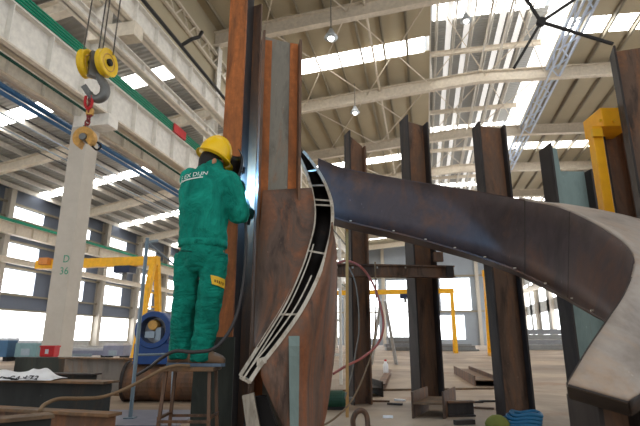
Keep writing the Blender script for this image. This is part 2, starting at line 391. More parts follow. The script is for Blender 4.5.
for i, y in enumerate(WY):
    MB().isect((WX+.25, y, 0), (WX+.25, y, 9.0), V((1, 0, 0)), .5, .34, .03, .03).build('wall_column', 'concrete', kind=ST)
for z in (2.38, 3.2, 4.7, 5.1, 6.15, 7.42, 8.25):
    MB().box((WX, YB, z-.05), (WX+.16, YE, z+.05)).build('wall_girt', 'purlin', kind=ST)
gw = girder(WX+.8, 6.3, 6.95, .3, 'crane_girder', 'white crane girder with green edge along the left wall', 'cream')
MB().box((WX+.92, YB, 6.95), (WX+1.0, YE, 7.1)).build('conductor_rail', 'green', gw)
MB().isect((WX+.7, YB, 4.95), (WX+.7, YE, 4.95), UP, .32, .2, .02, .03).build('wall_beam', 'cream', kind=ST)
# --- end wall
mb = MB(); eh = 19
wins = [(-17, -13, 1.2, 9), (-10.5, -6.9, 1, 10), (-5.5, -1.6, 1.2, 9.9), (2.8, 7.2, 5.2, 10), (2.0, 6.0, .9, 4.4), (9.5, 13, 1.2, 9)]
mb.box((WX, YE, 0), (RX+.3, YE+.2, eh)); mb.build('wall_back', 'end_wall', kind=ST, label='grey end wall of the hall with tall white windows', cat='wall')
for a, b, c_, d in wins:
    wn += 1; MB().box((a, YE-.05, c_), (b, YE-.02, d)).build('window_%d' % wn, 'window', kind=ST)
for x in (-20, -12, -6, 1.2, 8.3, 14):
    MB().box((x-.25, YE-.5, 0), (x+.25, YE-.05, 15)).build('wall_column', 'concrete', kind=ST)
for z in (5, 10.4): MB().box((WX, YE-.25, z-.12), (RX, YE-.06, z+.12)).build('wall_girt', 'purlin', kind=ST)
# --- right wall, with rows of windows
mb = MB()
for z0, z1 in ((0, 1.2), (4.2, 5.6), (8.6, 16)): mb.box((RX, 14, z0), (RX+.15, YE, z1))
for k in range(13): mb.box((RX, 14+5*k, 1.2), (RX+.15, 15.4+5*k, 8.6))
mb.build('wall_right', 'wall_grey', kind=ST, label='pale right wall of the hall with white windows', cat='wall')
for z0, z1 in ((1.2, 4.2), (5.6, 8.6)):
    wn += 1; MB().box((RX+.06, 14, z0), (RX+.09, YE, z1)).build('window_%d' % wn, 'window', kind=ST)
for k in range(9): MB().box((RX-.45, 14+8*k-.2, 0), (RX, 14+8*k+.2, 15)).build('wall_column', 'concrete', kind=ST)
MB().isect((RX-.8, 14, 7.4), (RX-.8, YE, 7.4), UP, .7, .35, .03, .04).build('wall_beam', 'cream', kind=ST)

# ---------------------------------------------------------------- lettering
def text_mesh(txt, name, mat, parent, o, xdir, ydir, size, proj=None, bold=0.0, depth=.002):
    fc = bpy.data.curves.new(name, 'FONT'); fc.body = txt; fc.size = 1; fc.align_x = 'CENTER'; fc.align_y = 'CENTER'; fc.extrude = 0; fc.offset = bold
    to = bpy.data.objects.new(name, fc); COL.objects.link(to)
    me = bpy.data.meshes.new_from_object(to.evaluated_get(bpy.context.evaluated_depsgraph_get()))
    bpy.data.objects.remove(to)
    bm = bmesh.new(); bm.from_mesh(me); bmesh.ops.subdivide_edges(bm, edges=bm.edges, cuts=1)
    x, y = V(xdir), V(ydir); nrm = x.cross(y).normalized()
    mb = MB(); pts = []
    for v_ in bm.verts:
        p = V(o)+x*v_.co.x*size+y*v_.co.y*size
        if proj: p = proj(p)
        else: p = p+nrm*depth
        pts.append(p)
    bm.verts.index_update(); fs = [tuple(q.index for q in f.verts) for f in bm.faces]; bm.free()
    mb.add(pts, fs); return mb.build(name, mat, parent)
q = PY(75, 260, 11.15-.25); 
text_mesh('D', 'lettering', 'green', c36, V((DX+.13, 11.15-.251, PY(70, 259, 10.9).z)), (1, 0, 0), (0, 0, 1), .27)
text_mesh('36', 'lettering', 'green', c36, V((DX+.11, 11.15-.251, PY(70, 271, 10.9).z)), (1, 0, 0), (0, 0, 1), .27)

# ================================================================ CRANES, HOOK
def gantry(Y, uL, vB, uR, vlegbot, label, legs, w=.32, trolley=None):
    a = PY(uL, vB, Y); b = PY(uR, vB, Y); z = (a.z+b.z)/2
    t_ = thing('gantry_crane', (b.x, Y, 0), label, 'gantry crane')
    MB().box((min(a.x, b.x), Y-.15, z-w/2), (max(a.x, b.x), Y+.15, z+w/2)).build('bridge_beam', 'yellow', t_)
    for x, ins in legs(a, b):
        MB().bar((x, Y-.9, 0), (x, Y-.12, z), .2, .2, V((1, 0, 0))).build('leg', 'yellow', t_); MB().bar((x, Y+.9, 0), (x, Y+.12, z), .2, .2, V((1, 0, 0))).build('leg', 'yellow', t_)
        MB().box((x-.1, Y-1, 0), (x+.1, Y+1, .14)).build('foot_beam', 'yellow', t_)
        for i in range(6):
            zz = .4+i*(z-.6)/6; f = .9*(1-zz/z)+.1; MB().bar((x, Y-f, zz), (x, Y+f, zz), .05, .05).build('rung', 'yellow', t_)
    if trolley is not None:
        tb = MB().box((trolley-.35, Y-.25, z-w/2-.28), (trolley+.35, Y+.25, z-w/2)).build('hoist_trolley', 'navy', t_)
        MB().tube([(trolley, Y, z-w/2-.28), (trolley, Y, z-w/2-.55)], .1, 8).build('hook', 'hook_grey', tb)
    return t_
gantry(17.5, 38, 263, 158, 310, 'yellow gantry crane behind the concrete column marked D 36', lambda a, b: [(b.x-.12, 0)], .36, PY(125, 270, 17.5).x)
gantry(32, 330, 292, 454, 345, 'yellow gantry crane beyond the horizontal beam', lambda a, b: [(b.x-.15, 0)], .3, PY(405, 292, 32).x)
gantry(26, 482, 272, 610, 345, 'yellow gantry crane with its leg behind the middle brown column', lambda a, b: [(a.x+.15, 0)], .32)
o = MB(); p = PY(46, 262, 17.3); o.box(p+V((-.22, -.17, -.12)), p+V((.2, .17, .16))); o.build('hoist_motor', paint('orange hoist', srgb(206, 130, 60)), None, 'orange hoist on the yellow gantry beam left of the concrete column', 'hoist')

# bridge crane high above and its hook block
HB = P(96, 63, 7.0)
br = thing('bridge_crane', (0, HB.y, 10.7), 'white bridge crane girder spanning the hall above the hook', 'bridge crane')
MB().box((-8.1, HB.y-.9, 10.75), (RX-.7, HB.y-.5, 11.9)).build('bridge_girder', 'white_steel', br)
MB().box((-8.1, HB.y+.5, 10.75), (RX-.7, HB.y+.9, 11.9)).build('bridge_girder', 'white_steel', br)
MB().box((HB.x-.8, HB.y-1, 11.9), (HB.x+.8, HB.y+1, 12.6)).build('trolley', 'yellow', br)
hb = thing('hook_block', HB-V((0, 0, .45)), 'twin yellow sheave hook block hanging on wire ropes', 'crane hook')
def sheave(u, v, tilt, rad):
    c = P(u, v, 7.0); ax = ang(tilt)
    s_ = MB().lathe(c, ax, [(rad*.5, -.045), (rad*.94, -.06), (rad, -.05), (rad*.96, -.015), (rad*.94, 0), (rad*.96, .015), (rad, .05), (rad*.94, .06), (rad*.5, .045)], 32).build('sheave', 'sheave', hb, smooth=False)
    for s in (1, -1):
        MB().lathe(c+ax*s*.06, ax*s, [(.06, -.03), (.06, .02), (.035, .035)], 16).build('axle_cap', 'black', s_)
    MB().lathe(c, ax, [(rad*.55, .046), (rad*.6, .058), (rad*.65, .049)], 28, False).build('ring', 'clamp_tan', s_)
sheave(87, 64, -4, .235); sheave(106.5, 63, -12, .235)
for (u0, u1) in ((84, 89), (98, 105), (102, 108), (113, 122)):
    a = P(u0 if u0 != 84 else 83, 55, 7.0); b = V((HB.x+(u1-100)*.012, a.y+.1, 11.9))
    MB().tube([a, b], .012, 6).build('wire_rope', 'rope', hb)
MB().obox(P(97, 66, 7.0), ang(-45)*.05, ang(45)*.12, UP*.22).build('side_plate', 'hook_grey', hb)
hk = uvd([(97, 74, 7), (101, 80, 7), (105, 87, 7), (104, 95, 7), (98, 99, 7), (92, 97, 7), (90, 93, 7)], 6)
MB().tube(hk, [.045+.035*math.sin(math.pi*min(1, i/(len(hk)-1)*1.05)) for i in range(len(hk))], 10).build('hook', 'hook_grey', hb, smooth=True)
MB().bar(P(84, 86, 7), P(90, 95, 7), .05, .09).build('latch', 'hook_grey', hb)
ch = thing('chain_sling', P(90, 118, 7), 'dark red chain sling hanging from the big crane hook', 'chain sling')
mb = MB(); pts = uvd([(91, 94, 7), (90, 105, 7), (89, 117, 7), (86, 127, 7)], 3)
for i in range(len(pts)-1):
    c = (pts[i]+pts[i+1])/2; L = (pts[i+1]-pts[i]).length*.72; dv = (pts[i+1]-pts[i]).normalized(); sd = dv.cross(FW if i % 2 else RT).normalized()
    mb.tube([c+dv*L*math.cos(a)+sd*.035*math.sin(a) for a in [2*math.pi*k/12 for k in range(13)]], .014, 6)
mb.build('chain', 'red_chain', ch)
MB().tube(uvd([(86, 96, 6.96), (85, 104, 6.96), (88, 109, 6.96), (92, 104, 6.96), (92, 96, 6.96)], 5), .022, 8).build('shackle', 'red', ch)
MB().obox(P(90, 112, 7), RT*.05, FW*.03, UP*.05).build('coupling', 'clamp_tan', ch)
lc = thing('lifting_clamp', P(85, 151, 7), 'worn ochre ring shaped lifting clamp hanging under the red chain', 'lifting clamp')
c = P(85, 138.5, 7.0); mb = MB(); n = 26; R = []
for i in range(n+1):
    a = math.radians(-60+300*i/n+10); rr = .165
    R.append((math.cos(a), math.sin(a)))
ou = [c+RT*x*.165+UP*y*.175-FW*.07 for x, y in R]; inn = [c+RT*x*.06+UP*y*.06-FW*.07 for x, y in R]
for i in range(n): mb.prism([ou[i], ou[i+1], inn[i+1], inn[i]], FW*.14)
mb.build('jaw', 'clamp_tan', lc, bevel=.01)
MB().lathe(c-FW*.09, FW, [(.055, 0), (.055, .18)], 14).build('cam_pin', 'hook_grey', lc)
MB().bar(P(86, 126, 7), P(85, 131, 7), .06, .06).build('shackle', 'hook_grey', lc)
MB().tube(uvd([(92, 146, 7), (97, 150, 7.05), (101, 146, 7.05), (97, 142, 7)], 5), .016, 6).build('link', 'black', lc)

# pendant lamps
for u, v, d, l in ((331, 37, 17, 'round hanging lamp above the grey web column'), (355, 112, 26, 'small hanging lamp above the ragged left rear column'), (466, 20, 20, 'hanging lamp under the raised ridge roof')):
    c = P(u, v, d); top = zb(c.x)+.75
    t_ = thing('pendant_lamp', c-V((0, 0, .2)), l, 'lamp')
    MB().tube([c, V((c.x, c.y, top))], .025, 6).build('cord', 'hose_grey', t_)
    MB().lathe(c+V((0, 0, .35)), -UP, [(.08, 0), (.14, .15), (.27, .35), (.28, .4)], 16).build('lamp_shade', 'alu', t_, smooth=True)
    MB().lathe(c+V((0, 0, .02)), -UP, [(.03, -.06), (.12, 0), (.13, .1), (.05, .2)], 12).build('bulb', 'lamp', t_, smooth=True)
# dark roof brace spider high at the upper right
nd = P(541, 22, 12.5)
bt = thing('roof_brace', nd, 'dark crossed roof brace in front of the bright ridge glazing', 'brace')
for u, v, d in ((523, -6, 12.5), (592, -12, 12.5), (613, 44, 12.5), (514, 68, 12.5)):
    MB().bar(nd, P(u, v, d), .075, .075).build('brace_arm', 'dark_void', bt)
MB().lathe(nd-V((0, .08, 0)), V((0, 1, 0)), [(.13, 0), (.13, .16)], 10).build('node_plate', 'dark_void', bt)

# ================================================================ STEEL COLUMNS
def hcol(label, foot, z1, a, h, b, mats, tw=.014, tf=.022, z0=0.0, top=None, step=False, group=None, name='steel_column', axis=None):
    """foot: centre on the floor; a: turn of the web from camera right; mats: left flange, web, right flange; top: (left, right) extra heights"""
    w = ang(a); t_ = UP.cross(w); foot = V((foot.x, foot.y, z0)); H = z1-z0
    o = thing(name, foot, label, 'steel column', group)
    dl, dr = top or (0, 0)
    def slab(c, hw, ht, zt): return MB().obox(c+UP*zt/2, w*hw, t_*ht, UP*zt/2)
    slab(foot-w*(h/2-tf/2), tf/2, b/2, H+dl).build('flange', mats[0], o, bevel=.002)
    if step:
        q = [(-1, 0), (1, 0), (1, H+dr*.9), (-.35, H+dr*.9), (-.42, H+dl*.9), (-1, H+dl*.95)]
        MB().prism([foot+w*(h/2-tf)*x-t_*tw/2+UP*z for x, z in q], t_*tw).build('web', mats[1], o)
    else: MB().prism([foot-w*(h/2-tf)-t_*tw/2, foot+w*(h/2-tf)-t_*tw/2, foot+w*(h/2-tf)-t_*tw/2+UP*(H+dr*.8), foot-w*(h/2-tf)-t_*tw/2+UP*(H+dl*.6)], t_*tw).build('web', mats[1], o)
    slab(foot+w*(h/2-tf/2), tf/2, b/2, H+dr).build('flange', mats[2], o, bevel=.002)
    return o
def foot_at(u, v, d): p = P(u, v, d); return V((p.x, p.y, 0))
# grey web column beside the worker
B = P(277.5, 200, 3.95); zB = P(280, 38, 3.95).z
hcB = hcol('tall steel column with grey web in its middle, nearest the welder', B, zB, 12, .355, .24, ('rust_brown', 'grey_web', 'rust_brown'), top=(-.02, -.07))
w = ang(12); t_ = UP.cross(w)
for s in (-1, 1):
    MB().obox(V((B.x, B.y, zB/2))+w*s*.12-t_*.0075*(1)-FW*.006, w*.036, t_*.004, UP*zB*.485).build('rust_band', 'rust_orange', hcB)
# orange column left of it
A = P(238, 200, 4.32); zA = 4.75
hcA = hcol('tallest orange rusted column directly in front of the welder', A, zA, 66, .30, .20, ('rust_orange', 'rust_dark', 'rust_brown'), z0=.0, top=(0, P(251, 7, 4.45).z-4.75))
# base block behind the stool
bp = P(214, 380, 4.3)
pb = thing('steel_pedestal', (bp.x, bp.y, 0), 'dark grey green steel pedestal at the foot of the orange column', 'pedestal')
zt = P(214, 337, 4.05).z
w = ang(0); t_ = FW
c0 = V((P(213, 380, 4.05).x, P(213, 380, 4.05).y, 0))
MB().obox(c0+UP*zt/2, RT*.16, FW*.01, UP*zt/2).build('front_plate', 'green_grey', pb)
MB().obox(c0+UP*zt/2-RT*.15+FW*.06, RT*.01, FW*.05, UP*zt/2).build('side_plate', 'green_grey', pb)
MB().obox(c0+UP*.015-FW*.03, RT*.2, FW*.06, UP*.015).build('base_plate', 'rust_brown', pb)
# rear columns
rb, rd = 'rust_brown', 'rust_dark'
hcol('ragged topped brown column, shortest of those behind the ribbon', foot_at(358, 300, 6.3), P(358, 138, 6.3).z, 18, .25, .2, (rd, rb, rb), top=(.06, -.14))
hcol('brown column rising through the middle of the horizontal beam', foot_at(423, 300, 6.3), P(424, 126, 6.3).z, 14, .32, .26, (rd, rb, rd), top=(.1, .02))
hcol('brown column behind the middle of the ribbon, beside the yellow gantry leg', foot_at(505, 300, 5.2), P(490, 128, 5.2).z, 4, .32, .2, (rd, rb, rd), top=(.03, .0))
hcol('grey green column with dark flanges and a stepped top', foot_at(584, 300, 4.9), P(566, 162, 4.9).z, 2, .42, .25, (rd, 'teal', rd), top=(.17, -.12), step=True)
MB_ = P(572, 160, 4.9)
hcol('tallest brown column cut by the right edge of the picture', foot_at(679, 300, 4.9), P(630, 50, 4.9).z, -22, .42, .26, (rd, rb, rb), top=(.03, 0))
cc = hcol('dark brown column gripped by the yellow clamp', foot_at(638, 300, 5.6), P(615, 128, 5.6).z, -10, .26, .2, (rd, rb, rb))
# yellow clamp on that column
yc = thing('beam_clamp', P(606, 150, 5.3), 'yellow clamp hooked over the top of a dark brown column', 'clamp')
a, b = P(594, 126, 5.3), P(618, 212, 5.3)
MB().bar(P(594, 128, 5.3), P(609, 226, 5.3), .115, .12, FW).build('clamp_arm', 'yellow_deep', yc, bevel=.008)
MB().obox(P(606.5, 124, 5.42), RT*.17, FW*.2, UP*.12).build('clamp_head', 'yellow_deep', yc, bevel=.012)
MB().obox(P(597, 133, 5.22), RT*.06, FW*.02, UP*.05).build('clamp_jaw', 'yellow', yc, bevel=.005)
for u in (600, 613): MB().lathe(P(u, 121, 5.21), -FW, [(.018, 0), (.018, .02)], 8).build('bolt', 'yellow', yc)

# horizontal beam fixed across two of the rear columns
hbm = thing('cross_beam', P(393, 275, 5.75), 'brown horizontal beam crossing two rear columns', 'beam')
a, b = P(325, 270, 5.6), P(453, 272, 6.1); dv = (b-a).normalized()
MB().isect(a, b, UP, .15, .1, .05, .02).build('beam_body', 'rust_brown', hbm)
MB().obox(b-dv*.06, dv*.05, UP*.07, FW*.055).build('end_plate', 'rust_dark', hbm)
MB().obox(P(438, 257, 6.15), RT*.06, FW*.03, UP*.06).build('lifting_lug', 'rust_brown', hbm)
for u in (336, 352, 376, 404): MB().obox(P(u, 268, 5.62+(u-325)*.0039)-FW*.05, RT*.018, FW*.004, UP*.012).build('chalk_mark', 'cut_edge', hbm)

# ================================================================ THE CURVED BOX RIBBON
rib = thing('curved_ribbon_girder', P(480, 300, 4.2), 'long curved dark steel ribbon sweeping from the ladder frame to the right', 'curved steel girder')
T_ = [(318, 159, 4.75), (345, 169, 4.7), (400, 179.5, 4.6), (440, 186, 4.45), (480, 192.5, 4.2), (520, 200, 3.85), (560, 208, 3.4), (598, 226, 2.95), (625, 245, 2.7), (636, 266, 2.5), (640, 290, 2.35)]
B_ = [(318, 212, 4.75), (345, 221, 4.7), (400, 234, 4.6), (440, 245, 4.45), (480, 257, 4.2), (520, 272, 3.85), (560, 293, 3.4), (590, 311, 2.97), (608, 322, 2.72), (625, 340, 2.55), (640, 365, 2.4)]
tp, bt_ = uvd(T_, 8), uvd(B_, 8)
tp, bt_ = tp[:-9], bt_[:-9]
rows_ = [[tp[i]*(1-k/4)+bt_[i]*(k/4) for k in range(5)] for i in range(len(tp))]
MB().rings(rows_, False, False).build('inner_web', 'ribbon', rib, smooth=True, solid=.014, solid_off=0)
# narrow flange lips along both edges
def lip(pts, wd, name, mat, off):
    mb = MB(); R = []
    for i, p in enumerate(pts):
        hp = V((p.x, p.y, 0)); out = (p-CAM); out.z = 0; out.normalize()
        R.append([p-out*off+UP*.008, p+out*(wd-off)+UP*.008, p+out*(wd-off)-UP*.008, p-out*off-UP*.008])
    return mb.rings(R, True, True).build(name, mat, rib)
lip(bt_, .32, 'bottom_flange', 'ribbon', .012)
lip(tp[:42], .22, 'top_flange', 'ribbon', .006)
for i in range(3, 62, 6):         # short weld tacks along the lower and upper edge
    d = (CAM-bt_[i]); d.z = 0; d.normalize()
    MB().obox(bt_[i]+d*.02+UP*.012, RT*.01, FW*.006, UP*.005).build('weld_tack', 'cut_edge', rib)
for k in (41, 50):            # plate joints
    MB().tube([tp[k]+(CAM-tp[k]).normalized()*.008, bt_[k]+(CAM-bt_[k]).normalized()*.008], .006, 6).build('weld_seam', 'rust_dark', rib)
# outer skin of the opposite web, behind
outer = [[p+((p-CAM)*V((1, 1, 0))).normalized()*.3 if False else p+(p-CAM).normalized()*.32 for p in r] for r in rows_[:60]]
MB().rings(outer, False, False).build('outer_web', 'rust_dark', rib, smooth=True, solid=.014)
# banked pale plate coming round towards the viewer
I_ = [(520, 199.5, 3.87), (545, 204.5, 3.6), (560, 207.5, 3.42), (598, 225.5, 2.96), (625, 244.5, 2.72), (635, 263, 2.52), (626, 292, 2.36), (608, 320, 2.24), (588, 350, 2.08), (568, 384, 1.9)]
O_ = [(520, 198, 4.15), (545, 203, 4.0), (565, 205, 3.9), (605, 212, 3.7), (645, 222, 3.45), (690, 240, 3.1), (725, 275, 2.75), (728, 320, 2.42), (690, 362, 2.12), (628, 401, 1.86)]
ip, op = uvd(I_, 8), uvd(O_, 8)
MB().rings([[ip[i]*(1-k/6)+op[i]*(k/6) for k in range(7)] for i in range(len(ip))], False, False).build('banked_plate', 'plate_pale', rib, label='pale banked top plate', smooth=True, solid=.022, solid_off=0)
# box webs under the banked plate
def under(pts, name):
    R = []
    for i, p in enumerate(pts):
        dn = (p-CAM).normalized()*.2-UP*.05
        R.append([p, p+dn])
    return MB().rings(R, False, False).build(name, 'rust_dark', rib, smooth=True, solid=.014)
under(ip[44:], 'plate_web'); under(op[20:], 'plate_web')
MB().rings([[ip[-1], ip[-1]+(ip[-1]-CAM).normalized()*.2-UP*.05], [op[-1], op[-1]+(op[-1]-CAM).normalized()*.2-UP*.05]], False, False).build('end_plate', 'rust_dark', rib, solid=.014)
# prop under the near end
p = P(606, 405, 2.25)
hcol('short dark prop under the near end of the banked plate', V((p.x, p.y, 0)), P(606, 396, 2.25).z, 5, .22, .22, (rd, rb, rd), name='support_prop')

# ---- the open box frame with ribs at the left end
lad = thing('curved_box_frame', P(290, 420, 3.4), 'open curved box frame with ladder like ribs beside the tall grey column', 'curved steel girder')
RO = [(303, 151, 4.35), (312, 162, 4.2), (323, 179, 4.05), (330.5, 198, 3.88), (332.5, 213, 3.76), (331.5, 230, 3.66), (327, 250, 3.57), (318.5, 276, 3.48), (302, 309, 3.39), (280.5, 340, 3.31), (260, 366, 3.25), (250, 381, 3.22)]
RI = [(297, 152, 4.45), (302, 162, 4.3), (308, 177, 4.15), (312.5, 194, 3.98), (314.5, 210, 3.85), (313.5, 226, 3.75), (309, 244, 3.66), (302, 266, 3.58), (286, 302, 3.5), (264, 338, 3.42), (248, 363, 3.36), (240, 376, 3.34)]
ro, ri = uvd(RO, 6), uvd(RI, 6)
def edge(pts, name, wd=.020, dp=.02):
    mb = MB(); R = []
    for i, p in enumerate(pts):
        tg = (pts[min(i+1, len(pts)-1)]-pts[max(i-1, 0)]).normalized(); vw = (p-CAM).normalized(); sd = tg.cross(vw).normalized()
        R.append([p+sd*wd, p-sd*wd, p-sd*wd+vw*dp, p+sd*wd+vw*dp])
    mb.rings(R).build(name, 'cut_edge', lad)
edge(ro, 'outer_rail', .013, .012); edge(ri, 'inner_rail', .012, .012)
edge([p-RT*.05+(p-CAM).normalized()*.012+UP*.004 for p in ro[42:]], 'rail_lip', .005, .01); edge([p+RT*.035+(p-CAM).normalized()*.012 for p in ri[36:]], 'rail_lip', .005, .01)
ro2 = [p-(p-CAM).normalized()*.0+RT*.0 for p in ro]
# second bright edge just inside each rail
mb = MB()
bk = lambda p, k: p+(p-CAM).normalized()*k
MB().rings([[bk(a, .02), bk(a*.97+b*.03, .38)] for a, b in zip(ro, ri)], False, False).build('outer_inside_plate', 'rust_dark', lad, smooth=True, solid=.012)
MB().rings([[bk(b, .02), bk(b*.97+a*.03, .30)] for a, b in zip(ro, ri)], False, False).build('inner_inside_plate', 'rust_dark', lad, smooth=True, solid=.012)
MB().rings([[bk(a, .36), bk(b, .30)] for a, b in zip(ro, ri)], False, False).build('floor_plate', 'rust_dark', lad, smooth=True, solid=.01)
for k in (9, 14, 19, 21, 37, 49):
    a, b = ro[k], ri[min(k+1, len(ri)-1)]
    MB().rings([[bk(a, .015), bk(b, .015)], [bk(a, .25), bk(b, .2)]], False, False).build('cross_rib', 'cut_edge', lad, solid=.014)
mb = MB()
# inner plate (left of the inner rail)
L_ = []
for i, p in enumerate(ri[18:]):
    pass
top_i = 16
rowsL = []
for i in range(top_i, len(ri)):
    q = ri[i]; vv = [RI[0]]; f = (i-top_i)/(len(ri)-1-top_i); v = 191+f*(374-191); u = 263-11*f
    qr = q-CAM; zc = qr.dot(FW)*cp+qr.z*sp; qu = 320+F*qr.dot(RT)/zc; qv = 213-F*(qr.z*cp-qr.dot(FW)*sp)/zc
    if qu < u+1.5: break
    l = P(u, qv if i > top_i else 191, 3.78-.16*f); rowsL.append([l*(1-k/4)+q*(k/4) for k in range(5)])
MB().rings(rowsL, False, False).build('inner_web', 'plate_brown', lad, smooth=True, solid=.014, solid_off=0)
MB().obox(P(306, 270, 3.66), RT*.012, FW*.02, UP*.3).build('edge_strip', 'rust_brown', lad) if False else None
# outer plate (right of the outer rail)
E_ = [(332, 231, 3.72), (334.5, 240, 3.82), (336, 254, 3.9), (336.5, 284, 3.92), (336, 318, 3.9), (334, 352, 3.86), (330, 386, 3.8), (326, 412, 3.76), (320, 440, 3.72), (318, 470, 3.70)]
R_ = [(332.2, 222, 3.69), (331, 233, 3.65), (327, 251, 3.58), (318.5, 277, 3.49), (302, 310, 3.4), (280.5, 341, 3.32), (261, 369, 3.26), (270, 397, 3.27), (286, 432, 3.29), (303, 470, 3.30)]
ep, rp = uvd(E_, 6), uvd(R_, 6)
rowsR = []
for a, b in zip(rp, ep):
    r = []
    for k in range(7):
        f = k/6; p = a*(1-f)+b*f; r.append(p-(p-CAM).normalized()*.16*math.sin(math.pi*f))
    rowsR.append(r)
MB().rings(rowsR, False, False).build('outer_web', 'plate_rust', lad, smooth=True, solid=.014)
# teal primed strip on the outer plate: follows the plate's surface
def on_rows(u, v, rows, push):
    vs = [p for r in rows for p in r]; n = len(rows[0]); fs = []
    for j in range(len(rows)-1):
        for i in range(n-1): fs.append((j*n+i, j*n+i+1, (j+1)*n+i+1, (j+1)*n+i))
    h = BVHTree.FromPolygons(vs, fs).ray_cast(CAM, ray(u, v).normalized())
    return None if h[0] is None else h[0]-ray(u, v).normalized()*push
sl = []
for i in range(14):
    v = 326+i*10; a, b = on_rows(288.5+.15*i, v, rowsR, .024), on_rows(299.5-.1*i, v, rowsR, .024)
    if a and b: sl.append([a, b])
if len(sl) > 2: MB().rings(sl, False, False).build('primer_strip', 'teal', lad, label='blue green primed strip', solid=.004)
MB().obox(P(262, 361, 3.28), (P(268, 360, 3.28)-P(258, 363, 3.28))/2, FW*.02, UP*.022).build('weld_lug', 'cut_edge', lad, bevel=.004)
MB().bar(P(241, 377, 3.34), P(250, 382, 3.22), .02, .02).build('end_bar', 'cut_edge', lad)
# pale prop below the frame's end
MB().prism([P(242, 396, 3.5), P(253.5, 393, 3.45), P(268, 470, 3.45), P(252, 470, 3.5)], FW*.05).build('pale_strut', 'cut_edge', None, 'pale flat steel strut propping the foot of the open box frame', 'strut')
p = P(262, 440, 3.9)
MB().prism([P(246, 398, 3.52), P(266, 396, 3.52), P(292, 470, 3.52), P(240, 470, 3.52)], FW*.08).build('gap_shade_panel', 'dark_void', None, 'dark panel standing in for the shade under the foot of the open box frame', 'block')  # added dark panel imitates the shaded gap beside the strut

# ================================================================ THE WELDER
D0 = 3.65
def W(u, v, dd=0): return P(u, v, D0+dd)
def ell(c, a, b, n=16, pw=1.0):
    c = V(c); return [c+V(a)*math.copysign(abs(math.cos(t0))**pw, math.cos(t0))+V(b)*math.copysign(abs(math.sin(t0))**pw, math.sin(t0)) for t0 in [2*math.pi*i/n for i in range(n)]]
def limb(mb, pts, rs, n=12, per=4, flat=1.0):
    q = cr([tuple(V(p))+(r,) for p, r in zip(pts, rs)], per)
    return mb.tube([x[:3] for x in q], [x[3] for x in q], n, True, flat)
def remesh(o, vox, smooth=4, disp=None):
    m = o.modifiers.new('remesh', 'REMESH'); m.mode = 'VOXEL'; m.voxel_size = vox; m.use_smooth_shade = True
    if smooth: s_ = o.modifiers.new('smooth', 'SMOOTH'); s_.iterations = smooth; s_.factor = .5
    if disp:
        tx = bpy.data.textures.new('folds', 'CLOUDS'); tx.noise_scale = disp[1]; tx.noise_depth = 2
        d = o.modifiers.new('folds', 'DISPLACE'); d.texture = tx; d.strength = disp[0]; d.mid_level = .5; d.texture_coords = 'LOCAL'
    return o
per = thing('person', V((W(192, 364).x, W(192, 364).y, W(192, 366).z)), 'person in teal green workwear and yellow helmet standing on a stool, welding', 'person')
# skeleton points
hipL, hipR = W(190, 252, .03), W(214, 252, .0)
kneL, kneR = W(184.5, 305, .04), W(209, 304, -.04)
ankL, ankR = W(181, 352, .05), W(202, 354, -.03)
pel, wst, chs, nek = W(202, 243), W(203, 228), W(206, 192, .0), W(212, 168, .05)
shL, shR = W(190, 178, .12), W(229, 182, .02)
elR, wrR = W(239, 214, .02), W(243.5, 207, .22)
elL, wrL = W(217, 205, .27), W(231, 191, .25)
hdc = W(211.5, 162.5, .08)
hf = (RT*.80+FW*.5-UP*.34).normalized(); hu = (UP-hf*UP.dot(hf)).normalized(); hs = hf.cross(hu)   # head: forward, up, right side
# body: one continuous surface
mb = MB()
for h_, k_, a_ in ((hipL, kneL, ankL), (hipR, kneR, ankR)):
    limb(mb, [h_+UP*.04, h_, (h_+k_)/2, k_, (k_+a_)/2, a_, a_-UP*.05], [.075, .08, .07, .055, .05, .038, .04])
    ft = RT*.85+FW*.35
    limb(mb, [a_-UP*.05-ft*.03, a_-UP*.06+ft*.03, a_-UP*.065+ft*.08], [.03, .03, .02], per=3)
mb.rings([ell(c, RT*rx, FW*ry) for c, rx, ry in ((pel-UP*.06, .13, .1), (pel, .15, .11), (wst, .13, .1), (wst*.5+chs*.5, .15, .11), (chs, .16, .11), (chs*.45+nek*.55, .12, .09), (nek-UP*.03, .07, .07))])
for s_, e_, w_ in ((shL, elL, wrL), (shR, elR, wrR)):
    limb(mb, [chs*.5+s_*.5, s_, (s_+e_)/2, e_, (e_+w_)/2, w_], [.06, .055, .045, .04, .038, .028])
limb(mb, [nek-UP*.05, nek, hdc-hu*.05], [.06, .056, .055])
